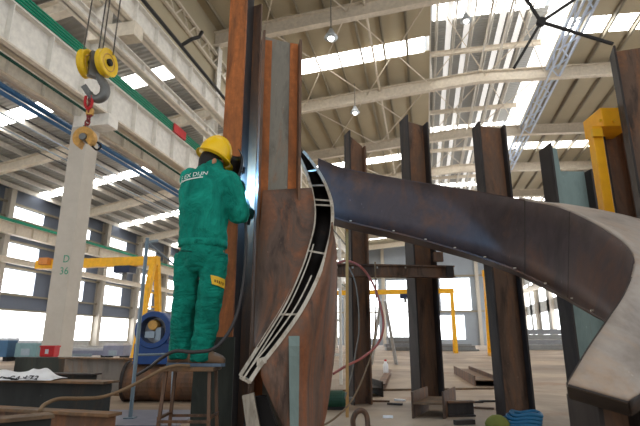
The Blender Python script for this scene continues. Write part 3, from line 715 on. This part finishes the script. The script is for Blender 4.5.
# head with jaw, nose, ears
mb.rings([ell(hdc+hu*z+hf*f, hs*rx, hf*ry, 16) for z, rx, ry, f in ((-.125, .03, .035, .05), (-.11, .045, .06, .035), (-.07, .062, .085, .012), (-.02, .072, .097, 0), (.03, .076, .1, 0), (.07, .068, .09, -.005), (.1, .045, .06, -.01), (.115, .015, .02, -.01))])
mb.tube([hdc+hf*.09+hu*.015, hdc+hf*.105-hu*.02, hdc+hf*.115-hu*.035, hdc+hf*.1-hu*.045], [.008, .012, .016, .008], 8)
for s in (-1, 1):
    mb.rings([ell(hdc+hs*s*.07-hu*.02+hs*s*k, hf*r*.6+hu*0, hu*r, 10) for k, r in ((0, .022), (.01, .032), (.02, .03), (.026, .018))])
    mb.tube([hdc+hf*.085-hu*.055-hs*.02, hdc+hf*.092-hu*.058, hdc+hf*.085-hu*.055+hs*.02], .007, 6)
def hand(mb, w, fdir, pn, s=1.0, curl=1.1, grow=0.0):
    """w: wrist, fdir: towards the knuckles, pn: the way the palm faces; fingers curl towards pn"""
    fdir, pn = V(fdir).normalized(), V(pn); pn = (pn-fdir*pn.dot(fdir)).normalized(); sd = fdir.cross(pn)
    mb.rings([ell(w+fdir*k, sd*(a+grow), pn*(b+grow)) for k, a, b in ((-.02, .028, .022), (.02, .034, .02), (.06, .042, .02), (.09, .042, .017), (.1, .036, .012))])
    for i, (L, off) in enumerate(((.068, -.031), (.078, -.0105), (.073, .0105), (.056, .030))):
        p = w+fdir*.085+sd*off; pts = [p]; a = .25
        for sg in (.45, .32, .26):
            a += curl*.55; d = fdir*math.cos(a)+pn*math.sin(a); p = p+d*L*sg; pts.append(p)
        limb(mb, pts, [.0105+grow, .0098+grow, .009+grow, .0075+grow], 8, 3)
    b0 = w+fdir*.03-sd*.03
    limb(mb, [b0, b0-sd*.022+fdir*.028+pn*.012, b0-sd*.022+fdir*.055+pn*.034, b0-sd*.008+fdir*.072+pn*.052], [.014+grow, .013+grow, .011+grow, .009+grow], 8, 3)
hand(mb, wrR, (RT*.5+FW*.7-UP*.1), (-RT*.3+FW*.3-UP*.6)); hand(mb, wrL, (RT*.7+FW*.1+UP*.25), (-FW+RT*.1))
remesh(mb.build('body', 'skin', per, smooth=True), .0075, 2)
# hair
mb = MB(); mb.rings([ell(hdc+hu*z+hf*f, hs*rx, hf*ry, 18) for z, rx, ry, f in ((-.085, .05, .03, -.055), (-.06, .066, .05, -.04), (-.02, .077, .075, -.028), (.03, .082, .095, -.008), (.08, .07, .09, -.006), (.11, .03, .04, -.006))])
mb.build('hair', 'hair', per, smooth=True)
# jacket
mb = MB()
mb.rings([ell(c, RT*rx+FW*tw, FW*ry-RT*tw, 20, .85) for c, rx, ry, tw in (
    (W(203, 247, .02), .178, .14, 0), (W(203, 240, .02), .184, .145, 0), (W(203, 226, .02), .18, .145, 0), (W(204, 210, .02), .188, .15, .01), (W(206, 194, .03), .205, .155, .03),
    (W(207, 182, .05), .203, .145, .05), (W(209, 174, .06), .15, .12, .05), (W(211, 169, .07), .10, .09, .03), (W(212, 164, .08), .072, .075, .02))])
limb(mb, [chs*.35+shR*.65+UP*.0, shR+RT*.005, (shR+elR)/2+RT*.012, elR+RT*.0-UP*.015, (elR+wrR)/2, wrR-(wrR-elR).normalized()*.01], [.095, .092, .082, .078, .066, .05], 14)
limb(mb, [chs*.4+shL*.6, shL, (shL+elL)/2, elL, (elL+wrL)/2, wrL], [.09, .088, .076, .07, .06, .046], 14)
jk = remesh(mb.build('jacket', 'cloth', per, smooth=True), .011, 3, (.034, .09))
# waistband and collar
mb = MB(); mb.rings([ell(c, RT*rx, FW*ry, 24, .85) for c, rx, ry in ((W(203, 248.5, .02), .168, .132), (W(203, 247.5, .02), .184, .146), (W(203, 241.5, .02), .188, .15), (W(203, 240.5, .02), .17, .134))]).build('jacket_hem', 'cloth', per, smooth=True)
mb = MB(); mb.rings([ell(c, RT*rx+FW*.01, FW*ry-UP*.02, 20) for c, rx, ry in ((W(211, 171, .07), .085, .08), (W(212, 168, .075), .09, .086), (W(213, 163.5, .085), .084, .08), (W(213, 163, .085), .07, .068))]).build('collar', 'cloth', per, smooth=True)
# trousers
mb = MB()
mb.rings([ell(c, RT*rx, FW*ry, 18, .9) for c, rx, ry in ((W(203, 241, .01), .160, .125), (W(203, 250, .01), .168, .135), (W(203, 260, .01), .168, .135), (W(202, 268, .01), .15, .12), (W(201, 273, .01), .10, .09))])
for (h_, k_, a_, dx) in ((hipL, kneL, ankL, -.006), (hipR, kneR, ankR, .008)):
    m1 = (h_+k_)/2+RT*dx; m2 = (k_+a_)/2
    limb(mb, [h_-UP*.02, m1, k_, m2, a_+UP*.03, a_-UP*.05], [.105, .10, .091, .087, .087, .084], 16)
tr = remesh(mb.build('trousers', 'trouser', per, smooth=True), .011, 3, (.034, .085))
# shoes
for a_, dv, nm in ((ankL, (RT*.75-FW*.1), 'L'), (ankR, (RT*.9-FW*.15), 'R')):
    dv = dv.normalized(); sd = UP.cross(dv); fz = per.location.z; bz = V((a_.x, a_.y, fz)); 
    mb = MB(); mb.rings([ell(bz+dv*k+UP*(.028+h/2), sd*wd, UP*(h/2+.012), 14, .8) for k, wd, h in ((-.09, .028, .05), (-.075, .042, .075), (-.02, .046, .09), (.05, .048, .075), (.11, .05, .05), (.15, .042, .035), (.17, .022, .02))])
    sh = mb.build('shoe', 'boot', per, smooth=True)
    MB().prism([bz+dv*k+sd*s_ for k, s_ in ((-.095, -.03), (-.06, -.044), (.1, -.052), (.16, -.034), (.178, 0), (.16, .034), (.1, .052), (-.06, .044), (-.095, .03))], UP*.022).build('sole', 'sole', sh)
# gloves
mb = MB(); limb(mb, [wrR-(wrR-elR).normalized()*.07, wrR, wrR+(RT*.5+FW*.7).normalized()*.03], [.056, .05, .04]); hand(mb, wrR, (RT*.5+FW*.7-UP*.1), (-RT*.3+FW*.3-UP*.6), grow=.006)
remesh(mb.build('glove', 'glove', per, smooth=True), .006, 1)
mb = MB(); limb(mb, [wrL-(wrL-elL).normalized()*.06, wrL, wrL+RT*.02], [.05, .044, .038]); hand(mb, wrL, (RT*.7+FW*.1+UP*.25), (-FW+RT*.1), grow=.006)
remesh(mb.build('glove', 'glove', per, smooth=True), .006, 1)
# thigh patch, pockets, print on the back
dg = bpy.context.evaluated_depsgraph_get(); dg.update()
def bvh_of(o):
    e = o.evaluated_get(dg); me = e.to_mesh(); off = origin_of(o)
    t0 = BVHTree.FromPolygons([v_.co+off for v_ in me.vertices], [tuple(p.vertices) for p in me.polygons]); e.to_mesh_clear(); return t0
bj, bt2 = bvh_of(jk), bvh_of(tr)
def projector(b, dirv, push):
    def f(p):
        h = b.ray_cast(p-dirv*.8, dirv)
        return (h[0]-dirv*push) if h[0] is not None else p
    return f
dj = (FW*.97+RT*.12).normalized(); pj = projector(bj, dj, .006)
def patch(b, corners, dirv, push, nx=8, ny=8):
    pr = projector(b, dirv, push); c = corners; R = []
    for j in range(ny+1):
        l = c[0]*(1-j/ny)+c[3]*(j/ny); r = c[1]*(1-j/ny)+c[2]*(j/ny)
        R.append([pr(l*(1-i/nx)+r*(i/nx)) for i in range(nx+1)])
    return MB().rings(R, False, False)
ud, rd_ = (W(195, 178)-W(195, 186)).normalized(), (W(207, 177.5)-W(182, 182)).normalized()
text_mesh('E EX DI.JN', 'back_lettering', 'white_print', jk, W(197.5, 179.2), rd_, UP, .05, pj, .012)
patch(bj, [W(180.5, 184.2), W(208, 181.2), W(208, 182.3), W(180.5, 185.4)], dj, .005, 16, 2).build('reflective_stripe', 'white_print', jk, solid=.003)
dp = (FW*.85-RT*.35).normalized()
pt = patch(bt2, [W(207.5, 277), W(223.5, 280.5), W(223.5, 289.5), W(208.5, 286)], dp, .010).build('pocket_flap', 'patch', tr, label='yellow printed pocket flap', solid=.006)
for i in range(5):
    patch(bt2, [W(211+2.3*i, 281.5+i*.5), W(212.4+2.3*i, 281.8+i*.5), W(212.2+2.3*i, 284.3+i*.6), W(211+2.3*i, 284+i*.6)], dp, .015, 2, 2).build('flap_print', 'patch_mark', pt)
patch(bt2, [W(183, 252), W(196, 254), W(196, 255), W(183, 253)], FW, .006, 8, 2).build('pocket_seam', 'seam', tr, solid=.003)
# helmet
hb_ = hdc+hu*.055
hm = MB(); prof = [(1.0, -.01), (1.0, .0), (.985, .03), (.93, .07), (.83, .112), (.66, .148), (.42, .172), (.16, .184), (.02, .186)]
he = hm.rings([ell(hb_+hu*z, hs*.124*r, hf*.136*r, 28) for r, z in prof]).build('helmet', 'helmet', per, label='yellow hard hat', smooth=True)
mb = MB(); R = []
for k in range(28):
    a = 2*math.pi*k/28; ca, sa = math.cos(a), math.sin(a); ext = .018+.03*max(0, sa)**2
    p0 = hb_+hs*.12*ca+hf*.132*sa; p1 = hb_+hs*(.124+ext*.6)*ca+hf*(.136+ext)*sa-hu*(.012+.02*max(0, sa))
    R.append([p0+hu*.006, p1+hu*.002, p1-hu*.004, p0-hu*.004])
R.append(R[0]); mb.rings(R, True, False).build('helmet_brim', 'helmet', he, smooth=True)
for off in (-.03, 0, .03):
    pts = [hb_+hs*off+hu*(.186*math.sin(a)+.002-abs(off)*.12)+hf*.131*math.cos(a) for a in [math.radians(20+i*10) for i in range(15)]]
    MB().tube(pts, .008, 6).build('helmet_ridge', 'helmet', he, smooth=True)
# welding mask held in front of the face
mc = W(236.5, 174, .16); mf = (RT*.66+FW*.72-UP*.2).normalized(); mu = (UP-mf*UP.dot(mf)).normalized(); ms = mf.cross(mu)
wm = thing('welding_mask', mc, 'black hand held welding mask in front of the welder face', 'welding mask')
R = []
for j in range(9):
    z = -.17+.34*j/8; hwid = .125*(1-.35*(abs(z)/.17)**3); row = []
    for i in range(9):
        t0 = (i/8-.5)*2; row.append(mc+mu*z+ms*hwid*t0+mf*(.03-.09*t0*t0-.03*(z/.17)**2))
    R.append(row)
MB().rings(R, False, False).build('shell', 'mask', wm, smooth=True, solid=.008)
MB().obox(mc+mu*.04+mf*.034, ms*.05, mu*.028, mf*.008).build('viewing_glass', 'mask_glass', wm)
MB().tube([mc-mu*.12+mf*.0, wrL+(RT*.7+FW*.1+UP*.25).normalized()*.085-FW*.03], .014, 8).build('handle', 'black', wm)
# welding torch and arc
arcp = P(244, 187, 4.30)
wt = thing('welding_torch', wrR, 'dark welding torch in the gloved hand', 'welding torch')
hR = wrR+(RT*.5+FW*.7-UP*.1).normalized()*.09-UP*.035
MB().tube([hR-UP*.09-RT*.02, hR, hR+(arcp-hR)*.5], [.014, .014, .011], 8).build('handle', 'black', wt)
MB().tube([hR+(arcp-hR)*.5, arcp-(arcp-hR)*.06], .006, 6).build('electrode', 'hook_grey', wt)
ar = bpy.data.meshes.new('arc'); bm = bmesh.new(); bmesh.ops.create_icosphere(bm, subdivisions=2, radius=.012); bm.to_mesh(ar); bm.free(); ar.materials.append(M['arc'])
oa = bpy.data.objects.new('welding_arc', ar); oa.parent = wt; oa.location = arcp-V(wrR); COL.objects.link(oa)
L = bpy.data.lights.new('arc light', 'POINT'); L.energy = 48; L.color = (.2, .55, 1); L.shadow_soft_size = .02
lo = bpy.data.objects.new('arc light', L); lo.location = arcp-FW*.03+UP*.01; COL.objects.link(lo)

# stool
st = thing('stool', V((W(192, 370).x, W(192, 370).y, 0)), 'brown steel work stool under the welder', 'stool')
sz = per.location.z; sc_ = V((W(192, 370).x, W(192, 370).y, 0))
MB().obox(sc_+UP*(sz-.015), RT*.185, FW*.15, UP*.014).build('seat_plate', 'flange_tan', st, bevel=.003)
for sx in (-1, 1):
    for sy in (-1, 1):
        MB().bar(sc_+RT*sx*.15+FW*sy*.11+UP*(sz-.03), sc_+RT*sx*.18+FW*sy*.15, .022, .022, RT).build('leg', 'rust_brown', st)
for sy in (-1, 1): MB().bar(sc_-RT*.172+FW*sy*.14+UP*.22, sc_+RT*.172+FW*sy*.14+UP*.22, .018, .018).build('stretcher', 'rust_brown', st)
for sx in (-1, 1): MB().bar(sc_+RT*sx*.172-FW*.14+UP*.24, sc_+RT*sx*.172+FW*.14+UP*.24, .018, .018).build('stretcher', 'rust_brown', st)

# ================================================================ HOSES
def hose(name, pts, r, mat, label, cat='hose', n=6):
    return MB().tube(uvd(pts, n), r, 8).build(name, mat, None, label, cat, smooth=True)
hose('hose', [(40, 411, 2.75), (44, 405, 2.85), (58, 399, 3.0), (80, 398.5, 3.15), (102, 397, 3.3), (125, 389, 3.4), (150, 376, 3.4), (163, 369, 3.42), (176, 365.5, 3.45), (190, 366, 3.48)], .011, 'hose_brown', 'dusty brown hose crossing the near steel beams to the stool')
hose('cable', [(137, 375, 3.8), (150, 367, 3.7), (163, 357, 3.55), (176, 351, 3.48), (193, 352, 3.46), (213, 349, 3.5), (227, 335, 3.55), (237, 314, 3.6), (243, 285, 3.68), (246, 250, 3.72), (245.5, 220, 3.74), (244, 210, 3.74)], .0125, 'hose_dark', 'dark welding cable passing behind the welder legs up to the torch', 'cable')
hose('hose', [(338, 263, 5.4), (348, 261, 5.4), (362, 268, 5.4), (374, 286, 5.4), (382, 312, 5.4), (383, 330, 5.4), (377, 345, 5.4), (362, 358, 5.35), (346, 366, 5.3), (333, 374, 5.25)], .013, 'hose_pink', 'dusty red hose looped over the horizontal beam')
hose('cable', [(346, 263, 5.45), (354, 278, 5.42), (358, 300, 5.42), (359, 330, 5.42), (356, 350, 5.4), (352, 372, 5.35), (345, 398, 5.2)], .008, 'hose_grey', 'thin grey cable hanging beside the ragged left rear column', 'cable')
hose('cable', [(375, 262, 5.6), (376, 300, 5.5), (374, 340, 5.5), (366, 370, 5.3), (352, 400, 5.0), (335, 418, 4.7), (318, 428, 4.5)], .009, 'hose_brown', 'thin tan cable running down to the floor in front of the rear column', 'cable')
hose('rope_loop', [(354, 432, 4.3), (353, 420, 4.3), (357, 412, 4.3), (363, 411, 4.3), (367, 417, 4.3), (368, 432, 4.25)], .022, 'rust_brown', 'rusty steel lifting loop standing on the floor', 'loop')
hc = thing('hose_coil', P(520, 420, 4.6), 'teal blue hose coil lying at the foot of the middle brown column', 'hose')
for k in range(4):
    c = V((P(520, 420, 4.65).x, P(520, 420, 4.65).y, .03+.028*k)); rr = .16-.012*k
    MB().tube([c+RT*(rr*math.cos(a)+.02*k)+FW*rr*math.sin(a)+UP*.01*math.sin(3*a) for a in [2*math.pi*i/30 for i in range(31)]], .019, 8).build('hose_turn', 'blue_hose', hc, smooth=True)
p = P(497, 419, 4.6); mb = MB(); mb.rings([ell(V((p.x, p.y, z)), RT*a, FW*a*.8, 12, .9) for z, a in ((0, .1), (.04, .11), (.08, .085), (.11, .04))]).build('rag', 'moss', None, 'dull green rag crumpled beside the blue hose coil', 'rag', smooth=True)

# ================================================================ LYING STEEL, LOWER LEFT
def lying(label, a, b, h, bw, mats, name='steel_beam', tf=.018, tw=.012, group=None):
    """I beam resting on z of a/b, a and b on its bottom centre line; mats: web, top flange, bottom flange"""
    a, b = V(a), V(b); ax = (b-a).normalized(); sd = UP.cross(ax)
    o = thing(name, (a+b)/2, label, 'steel beam', group); L = (b-a)/2; c = (a+b)/2
    MB().obox(c+UP*h/2, L, sd*tw/2, UP*(h/2-tf)).build('web', mats[0], o)
    MB().obox(c+UP*(h-tf/2), L, sd*bw/2, UP*tf/2).build('flange', mats[1], o, bevel=.002)
    MB().obox(c+UP*tf/2, L, sd*bw/2, UP*tf/2).build('flange', mats[2], o, bevel=.002)
    return o
def fl(u, v, d): p = P(u, v, d); return V((p.x, p.y, 0))
gg, tn = 'green_grey', 'flange_tan'
# three beams, nearest last
e1 = fl(110, 400, 4.35); s1 = fl(-60, 390, 4.75)
lying('long dark green grey beam with the white tarpaulin on it', s1, e1, P(112, 381, 4.35).z, .22, ('dark_web', tn, tn))
e2 = fl(115, 420, 3.15); s2 = fl(-60, 400, 3.6)
lying('brown webbed beam in front of the dark green grey beam', s2, e2, P(116, 413, 3.15).z, .12, ('rust_brown', tn, 'rust_brown'))
e3 = fl(51, 420, 2.62); s3 = fl(-60, 420, 2.32)
lying('short dark beam end nearest the lower left corner', s3, e3, P(51, 413, 2.62).z, .12, ('dark_web', tn, 'dark_web'))
e4 = fl(132, 360, 7.3); s4 = fl(66, 358, 7.7)
lying('low dark beam lying just behind the tarpaulin', fl(-40, 365, 6.6), fl(98, 365, 6.2), .36, .2, ('dark_web', 'rust_dark', 'dark_web'))
lying('far beam with pale web lying behind the tarpaulin', s4, e4, .50, .3, ('pale_web', tn, tn))
MB().box((0, 0, 0), (1, 1, 1)) if False else None
p = fl(45, 352, 8.7); MB().obox(p+UP*.30, RT*.42, FW*.12, UP*.17).obox(p+UP*.1-RT*.3, RT*.06, FW*.1, UP*.1).obox(p+UP*.1+RT*.3, RT*.06, FW*.1, UP*.1).build('steel_trestle', 'green_grey', None, 'dark trestle in front of the concrete column base', 'trestle')
p = fl(50, 350, 9.3)
rbx = thing('red_box', p+UP*.5, 'small red box at the base of the concrete column', 'box')
MB().obox(p+UP*.55, RT*.13, FW*.1, UP*.08).build('box_body', 'red', rbx, bevel=.01); MB().obox(p+UP*.64, RT*.14, FW*.11, UP*.015).build('lid', 'red', rbx); MB().obox(p+UP*.25, RT*.12, FW*.08, UP*.25).build('stand', 'red', rbx)
MB().obox(p+UP*.55-FW*.102, RT*.03, FW*.004, UP*.04).build('box_label', 'pale_metal', rbx)
# tarpaulin: draped mound
tz = P(112, 382, 4.35).z+.006
R = []; uu = [-20, -8, 0, 8, 16, 24, 30, 34, 38, 43, 49, 55, 60]; hh = [.05, .075, .09, .085, .09, .075, .08, .11, .13, .11, .075, .035, .012]
for i, (u, hgt) in enumerate(zip(uu, hh)):
    c = P(u, 378, 4.5); c.z = tz; row = []
    for j in range(9):
        f = j/8; k = math.sin(math.pi*min(1, f*1.05))**.7 if f < .95 else 0
        row.append(c+FW*(-.14+.30*f)+UP*(hgt*k*(.8+.25*math.sin(i*1.7+j))+.004))
    R.append(row)
tp_ = MB().rings(R, False, False).build('tarpaulin', 'tarp', None, 'crumpled white printed tarpaulin lying on the dark beam', 'tarpaulin', smooth=True, solid=.006, sub=1)
dg.update(); dg = bpy.context.evaluated_depsgraph_get(); btp = bvh_of(tp_)
text_mesh('SA 173', 'lettering', 'ink', tp_, P(13, 375, 4.2), RT, UP, .085, projector(btp, (FW*.9-UP*.25).normalized(), .012), .01)
# steel sheet on the floor and scaffold post
MB().obox(fl(118, 400, 5.2)+UP*.006, RT*.75, FW*.5, UP*.006).build('floor_sheet', 'plate_floor', None, 'blue grey steel sheet on the floor beside the thin scaffold post', 'steel sheet')
sp_ = thing('scaffold_post', fl(131, 410, 5.1), 'thin blue grey scaffold post with a slanting brace', 'scaffold')
pt, pb_ = P(147.5, 238, 5.1), fl(131, 410, 5.1); pb_.z = .015
MB().tube([pb_, pt], .019, 10).build('post', 'galv_blue', sp_); MB().obox(pb_, RT*.05, FW*.05, UP*.008).build('base_plate', 'galv_blue', sp_)
q = P(138, 352, 5.1); MB().tube([P(149, 243, 5.1), P(178, 268, 5.6)], .01, 8).build('brace', 'galv', sp_); MB().tube([P(137, 355, 5.1), P(172, 354, 5.6)], .012, 8).build('brace', 'galv_blue', sp_)
MB().tube([P(146, 243, 5.1), P(157, 241, 5.3)], .02, 8).build('coupler', 'galv_blue', sp_)
MB().tube([P(178, 268, 5.6), fl(172, 400, 5.6)+UP*.01], .015, 8).build('post', 'galv', sp_)
# rusty cylinder on the floor, blue drum machine on it
cy = thing('rusty_pipe', fl(175, 380, 6.6), 'large rusty pipe lying on the floor behind the stool', 'pipe')
c = fl(150, 370, 6.6); c.z = .24; MB().lathe(c-RT*.28, RT, [(.24, 0), (.24, 1.2)], 28).build('pipe_wall', 'rust_brown', cy, smooth=False)
MB().lathe(c-RT*.29, RT, [(.2, 0), (.25, .0), (.25, .04), (.2, .04)], 28).build('pipe_collar', 'rust_dark', cy)
bm_ = thing('blower', P(156, 350, 6.5), 'deep blue drum shaped blower standing on the rusty pipe', 'blower')
c = P(156, 330, 6.5)
n = 28; mb = MB(); mb.lathe(c-FW*.14, FW, [(.168, 0), (.225, 0), (.235, .02), (.235, .28), (.168, .28), (.168, 0)], 28, False).build('drum', 'blue_machine', bm_, smooth=False)
MB().lathe(c+FW*.08, FW, [(.168, 0), (.168, .02)], 24).build('back_cover', 'pale_metal', bm_); MB().lathe(c-FW*.12+UP*.06-RT*.01, FW, [(.06, 0), (.075, .1), (.05, .16)], 14).build('motor_hub', 'clamp_tan', bm_)
MB().obox(c-FW*.06-UP*.06-RT*.04, RT*.06, FW*.05, UP*.04).obox(c-FW*.04-UP*.05+RT*.06, RT*.035, FW*.05, UP*.08).build('inner_bracket', 'galv', bm_)
MB().obox(V((c.x, c.y, (c.z-.17+.46)/2)), RT*.22, FW*.12, UP*((c.z-.17-.46)/2)).build('foot', 'blue_machine', bm_)
# low things along the left wall
items = [(2, 340, 'blue_crate', 'blue_box', .5, .7, 'blue crate by the left wall at the picture edge', 19), (33, 342, 'cabinet', 'teal_box', .4, .6, 'grey teal cabinet near the left wall, left of the concrete column', 19), (88, 343, 'machine_bed', 'purple_grey', 1.0, .3, 'long grey purple machine bed just right of the concrete column', 21), (118, 341, 'machine_housing', 'purple_grey', .4, .5, 'grey purple machine beside the thin scaffold post', 20)]
for u, v, nm, m, hw, hz, lab, d in items:
    p = fl(u, v, d); o = thing(nm, p, lab, nm.split('_')[-1])
    MB().obox(p+UP*(hz/2+.1), RT*hw, FW*.4, UP*(hz/2-.05)).build('housing', m, o, bevel=.02); MB().obox(p+UP*(hz+.09), RT*hw*.9, FW*.36, UP*.05).build('top_plate', 'pale_metal', o)
    for s in (-1, 1): MB().obox(p+UP*.075+RT*s*hw*.8, RT*.08, FW*.3, UP*.075).build('foot', 'dark_void', o)
    MB().obox(p+UP*(hz*.55)-FW*.405, RT*hw*.4, FW*.01, UP*hz*.2).build('panel', 'galv', o)
MB().box((-20.5, 14, 0), (-19.8, 40, .42)).build('low_wall', 'wall_grey', kind=ST)

# ================================================================ FLOOR, MIDDLE AND RIGHT
def flat_h(label, near_l, near_r, axis_to, h, mats=('flange_tan', 'rust_brown'), tf=.018, group=None):
    """H offcut with its flanges upright: near_l/near_r are the two near bottom corners, axis_to runs to the far end"""
    a, b = V(near_l), V(near_r); ax = V(axis_to); w = (b-a).normalized(); o = thing('steel_offcut', (a+b)/2+ax/2, label, 'steel offcut', group)
    for p in (a+w*tf/2, b-w*tf/2): MB().prism([p-w*tf/2, p+w*tf/2, p+w*tf/2+UP*h, p-w*tf/2+UP*h], ax).build('flange', mats[1], o)
    MB().prism([a+w*tf+UP*(h*.52), b-w*tf+UP*(h*.52), b-w*tf+UP*(h*.52+.014), a+w*tf+UP*(h*.52+.014)], ax).build('web', mats[0], o)
    return o
nl, nr = PZ(412, 418.5, 0), PZ(445, 419, 0); ax = PZ(434, 392, 0)-nl
flat_h('H shaped steel offcut lying at the foot of the middle rear column', nl, nr, (RT*.28+FW*.6), .25)
p = PZ(447, 416.5, 0); q_ = PZ(474, 416, 0); lying('small dark I beam offcut right of the H shaped offcut', p, q_, P(462, 402, 4.75).z if False else .15, .1, ('rust_dark', 'rust_brown', 'rust_dark'), 'beam_offcut')
nl, nr = PZ(475, 386.5, 0), PZ(497, 386.5, 0); flat_h('channel offcut on the pale floor left of the right brown column', nl, nr, PZ(454, 373.5, 0)-nl, .17)
nl, nr = PZ(372, 397, 0), PZ(385, 397, 0); flat_h('small channel offcut just left of the middle rear column', nl-RT*.12, nr-RT*.02, (-RT*.1+FW*.7), .2, ('rust_dark', 'rust_dark'))
p = PZ(386, 387, 0); lying('narrow rusty beam beyond the dusty red hose loop', PZ(381, 391, 0), PZ(389, 374, 0), .1, .12, ('rust_brown', 'rust_brown', 'rust_brown'), 'beam_offcut')
p = PZ(386, 378, 0); bo = thing('bottle', p, 'white bottle standing on the narrow rusty beam', 'bottle'); p = p+UP*.1
MB().lathe(p, UP, [(.05, 0), (.055, .02), (.055, .16), (.03, .2), (.022, .23)], 14).build('bottle_body', 'tarp', bo, smooth=True); MB().lathe(p+UP*.23, UP, [(.026, 0), (.026, .035)], 12).build('cap', 'red', bo)
MB().bar(PZ(455, 425, 0)+UP*.02, PZ(474, 424, 0)+UP*.02, .05, .04).build('steel_scrap', 'rust_dark', None, 'small dark steel bar near the lower edge of the picture', 'scrap')
for i, (u, v, s, m) in enumerate(((380, 402, .12, 'rust_brown'), (395, 405, .09, 'rust_dark'), (475, 403, .1, 'rust_dark'), (483, 409, .12, 'rust_brown'), (470, 408, .06, 'tarp'), (388, 418, .05, 'tarp'), (400, 401, .07, 'tarp'), (490, 402, .13, 'rust_dark'))):
    p = PZ(u, v, 0); d = ang(random.uniform(-30, 30)); lab = ['flat brown steel scrap left of the middle rear column', 'small dark steel scrap before the middle rear column', 'dark scrap piece right of the small I beam offcut', 'brown scrap strip left of the blue hose coil', 'white paper scrap right of the small I beam offcut', 'small white paper scrap left of the H shaped offcut', 'white chip by the foot of the middle rear column', 'dark scrap strip at the foot of the right brown column'][i]
    MB().obox(p+UP*.012, d*s, UP.cross(d)*.025, UP*.01).build('paper_scrap' if m == 'tarp' else 'steel_scrap', m, None, lab, 'scrap')
# timber batten, green motor, silver step ladder
MB().bar(fl(347, 400, 5.25), P(347.0, 225, 5.2), .03, .03, RT).build('timber_batten', 'wood_tan', None, 'thin tan timber batten leaning upright by the left rear column', 'batten')
gm = thing('electric_motor', PZ(338, 408, 0), 'dark green motor on the floor behind the box frame', 'motor'); c = PZ(336, 409, 0)+UP*.1
MB().lathe(c-RT*.13, RT, [(.04, -.05), (.06, -.03), (.095, 0), (.1, .02), (.1, .2), (.08, .24)], 20).build('motor_body', 'green_machine', gm); MB().obox(c-UP*.085, RT*.11, FW*.08, UP*.015).build('foot', 'dark_void', gm)
MB().lathe(c+RT*.11, RT, [(.03, 0), (.03, .1)], 10).build('shaft', 'hook_grey', gm)
sl_ = thing('step_ladder', PZ(388, 366, 0), 'silver step ladder standing on the far pale floor', 'ladder')
tpx = P(383, 300, 13.5)
for (u, v) in ((372, 364.5), (397, 364.5)):
    for k in (0, 1): MB().tube([PZ(u, v, 0)+FW*.3*k, tpx+FW*.1*k+RT*(.06 if u > 380 else -.06)], .035, 8).build('rail', 'alu', sl_)
for k in range(5):
    f = (k+1)/6; a = PZ(372, 364.5, 0)*(1-f)+tpx*f; b = PZ(372, 364.5, 0)*(1-f)+tpx*f+FW*.3*(1-f); MB().tube([a, b], .03, 6).build('tread', 'alu', sl_)
# racks behind the beam frame: white cage between frame and column
rk = thing('steel_rack', fl(333, 370, 9), 'white steel rack seen between the box frame and the rear column', 'rack')
for u in (326, 341): 
    MB().bar(fl(u, 380, 9), fl(u, 380, 9)+UP*2.6, .05, .05).build('post', 'white_steel', rk)
for z in (.5, 1.1, 1.7, 2.3): MB().bar(fl(326, 380, 9)+UP*z, fl(341, 380, 9)+UP*z, .04, .05).build('shelf_bar', 'white_steel', rk)
# distant low stacks against the end of the hall
for u, v, d, hw, hz, m, lab in ((402, 345, 38, 1.3, 1.0, 'pile_grey', 'grey steel stack on the far floor left of the middle rear column'), (445, 347, 36, 2.2, .5, 'pile_grey', 'low grey steel stack on the far floor right of the middle rear column'), (545, 346, 40, 3.2, 1.6, 'pile_grey', 'dark machine row at the far end beyond the right brown column')):
    p = fl(u, v, d); o = thing('steel_stack', p, lab, 'steel stack')
    for k in range(4): MB().obox(p+UP*(hz*(k+.5)/4)+RT*.06*((-1)**k), RT*hw*(1-.06*k), FW*.6, UP*hz*.115).build('layer', m if k % 2 else 'hook_grey', o)
# near kerb line of the pale floor
MB().bar(PZ(330, 391.5, 0)+UP*.012, PZ(500, 389, 0)+UP*.012, .09, .025).build('floor_rail', 'flange_tan', None, 'thin tan steel rail set in the floor behind the rear columns', 'rail')

# ================================================================ LIGHT
wd = bpy.data.worlds.new('overcast sky'); SC.world = wd; wd.use_nodes = True
bg = wd.node_tree.nodes['Background']; bg.inputs[0].default_value = (.93, .97, 1, 1); bg.inputs[1].default_value = .75
SC.view_settings.view_transform = 'Standard'; SC.view_settings.look = 'None'; SC.view_settings.gamma = 1; SC.view_settings.use_curve_mapping = False
SC.view_settings.exposure = 0.4
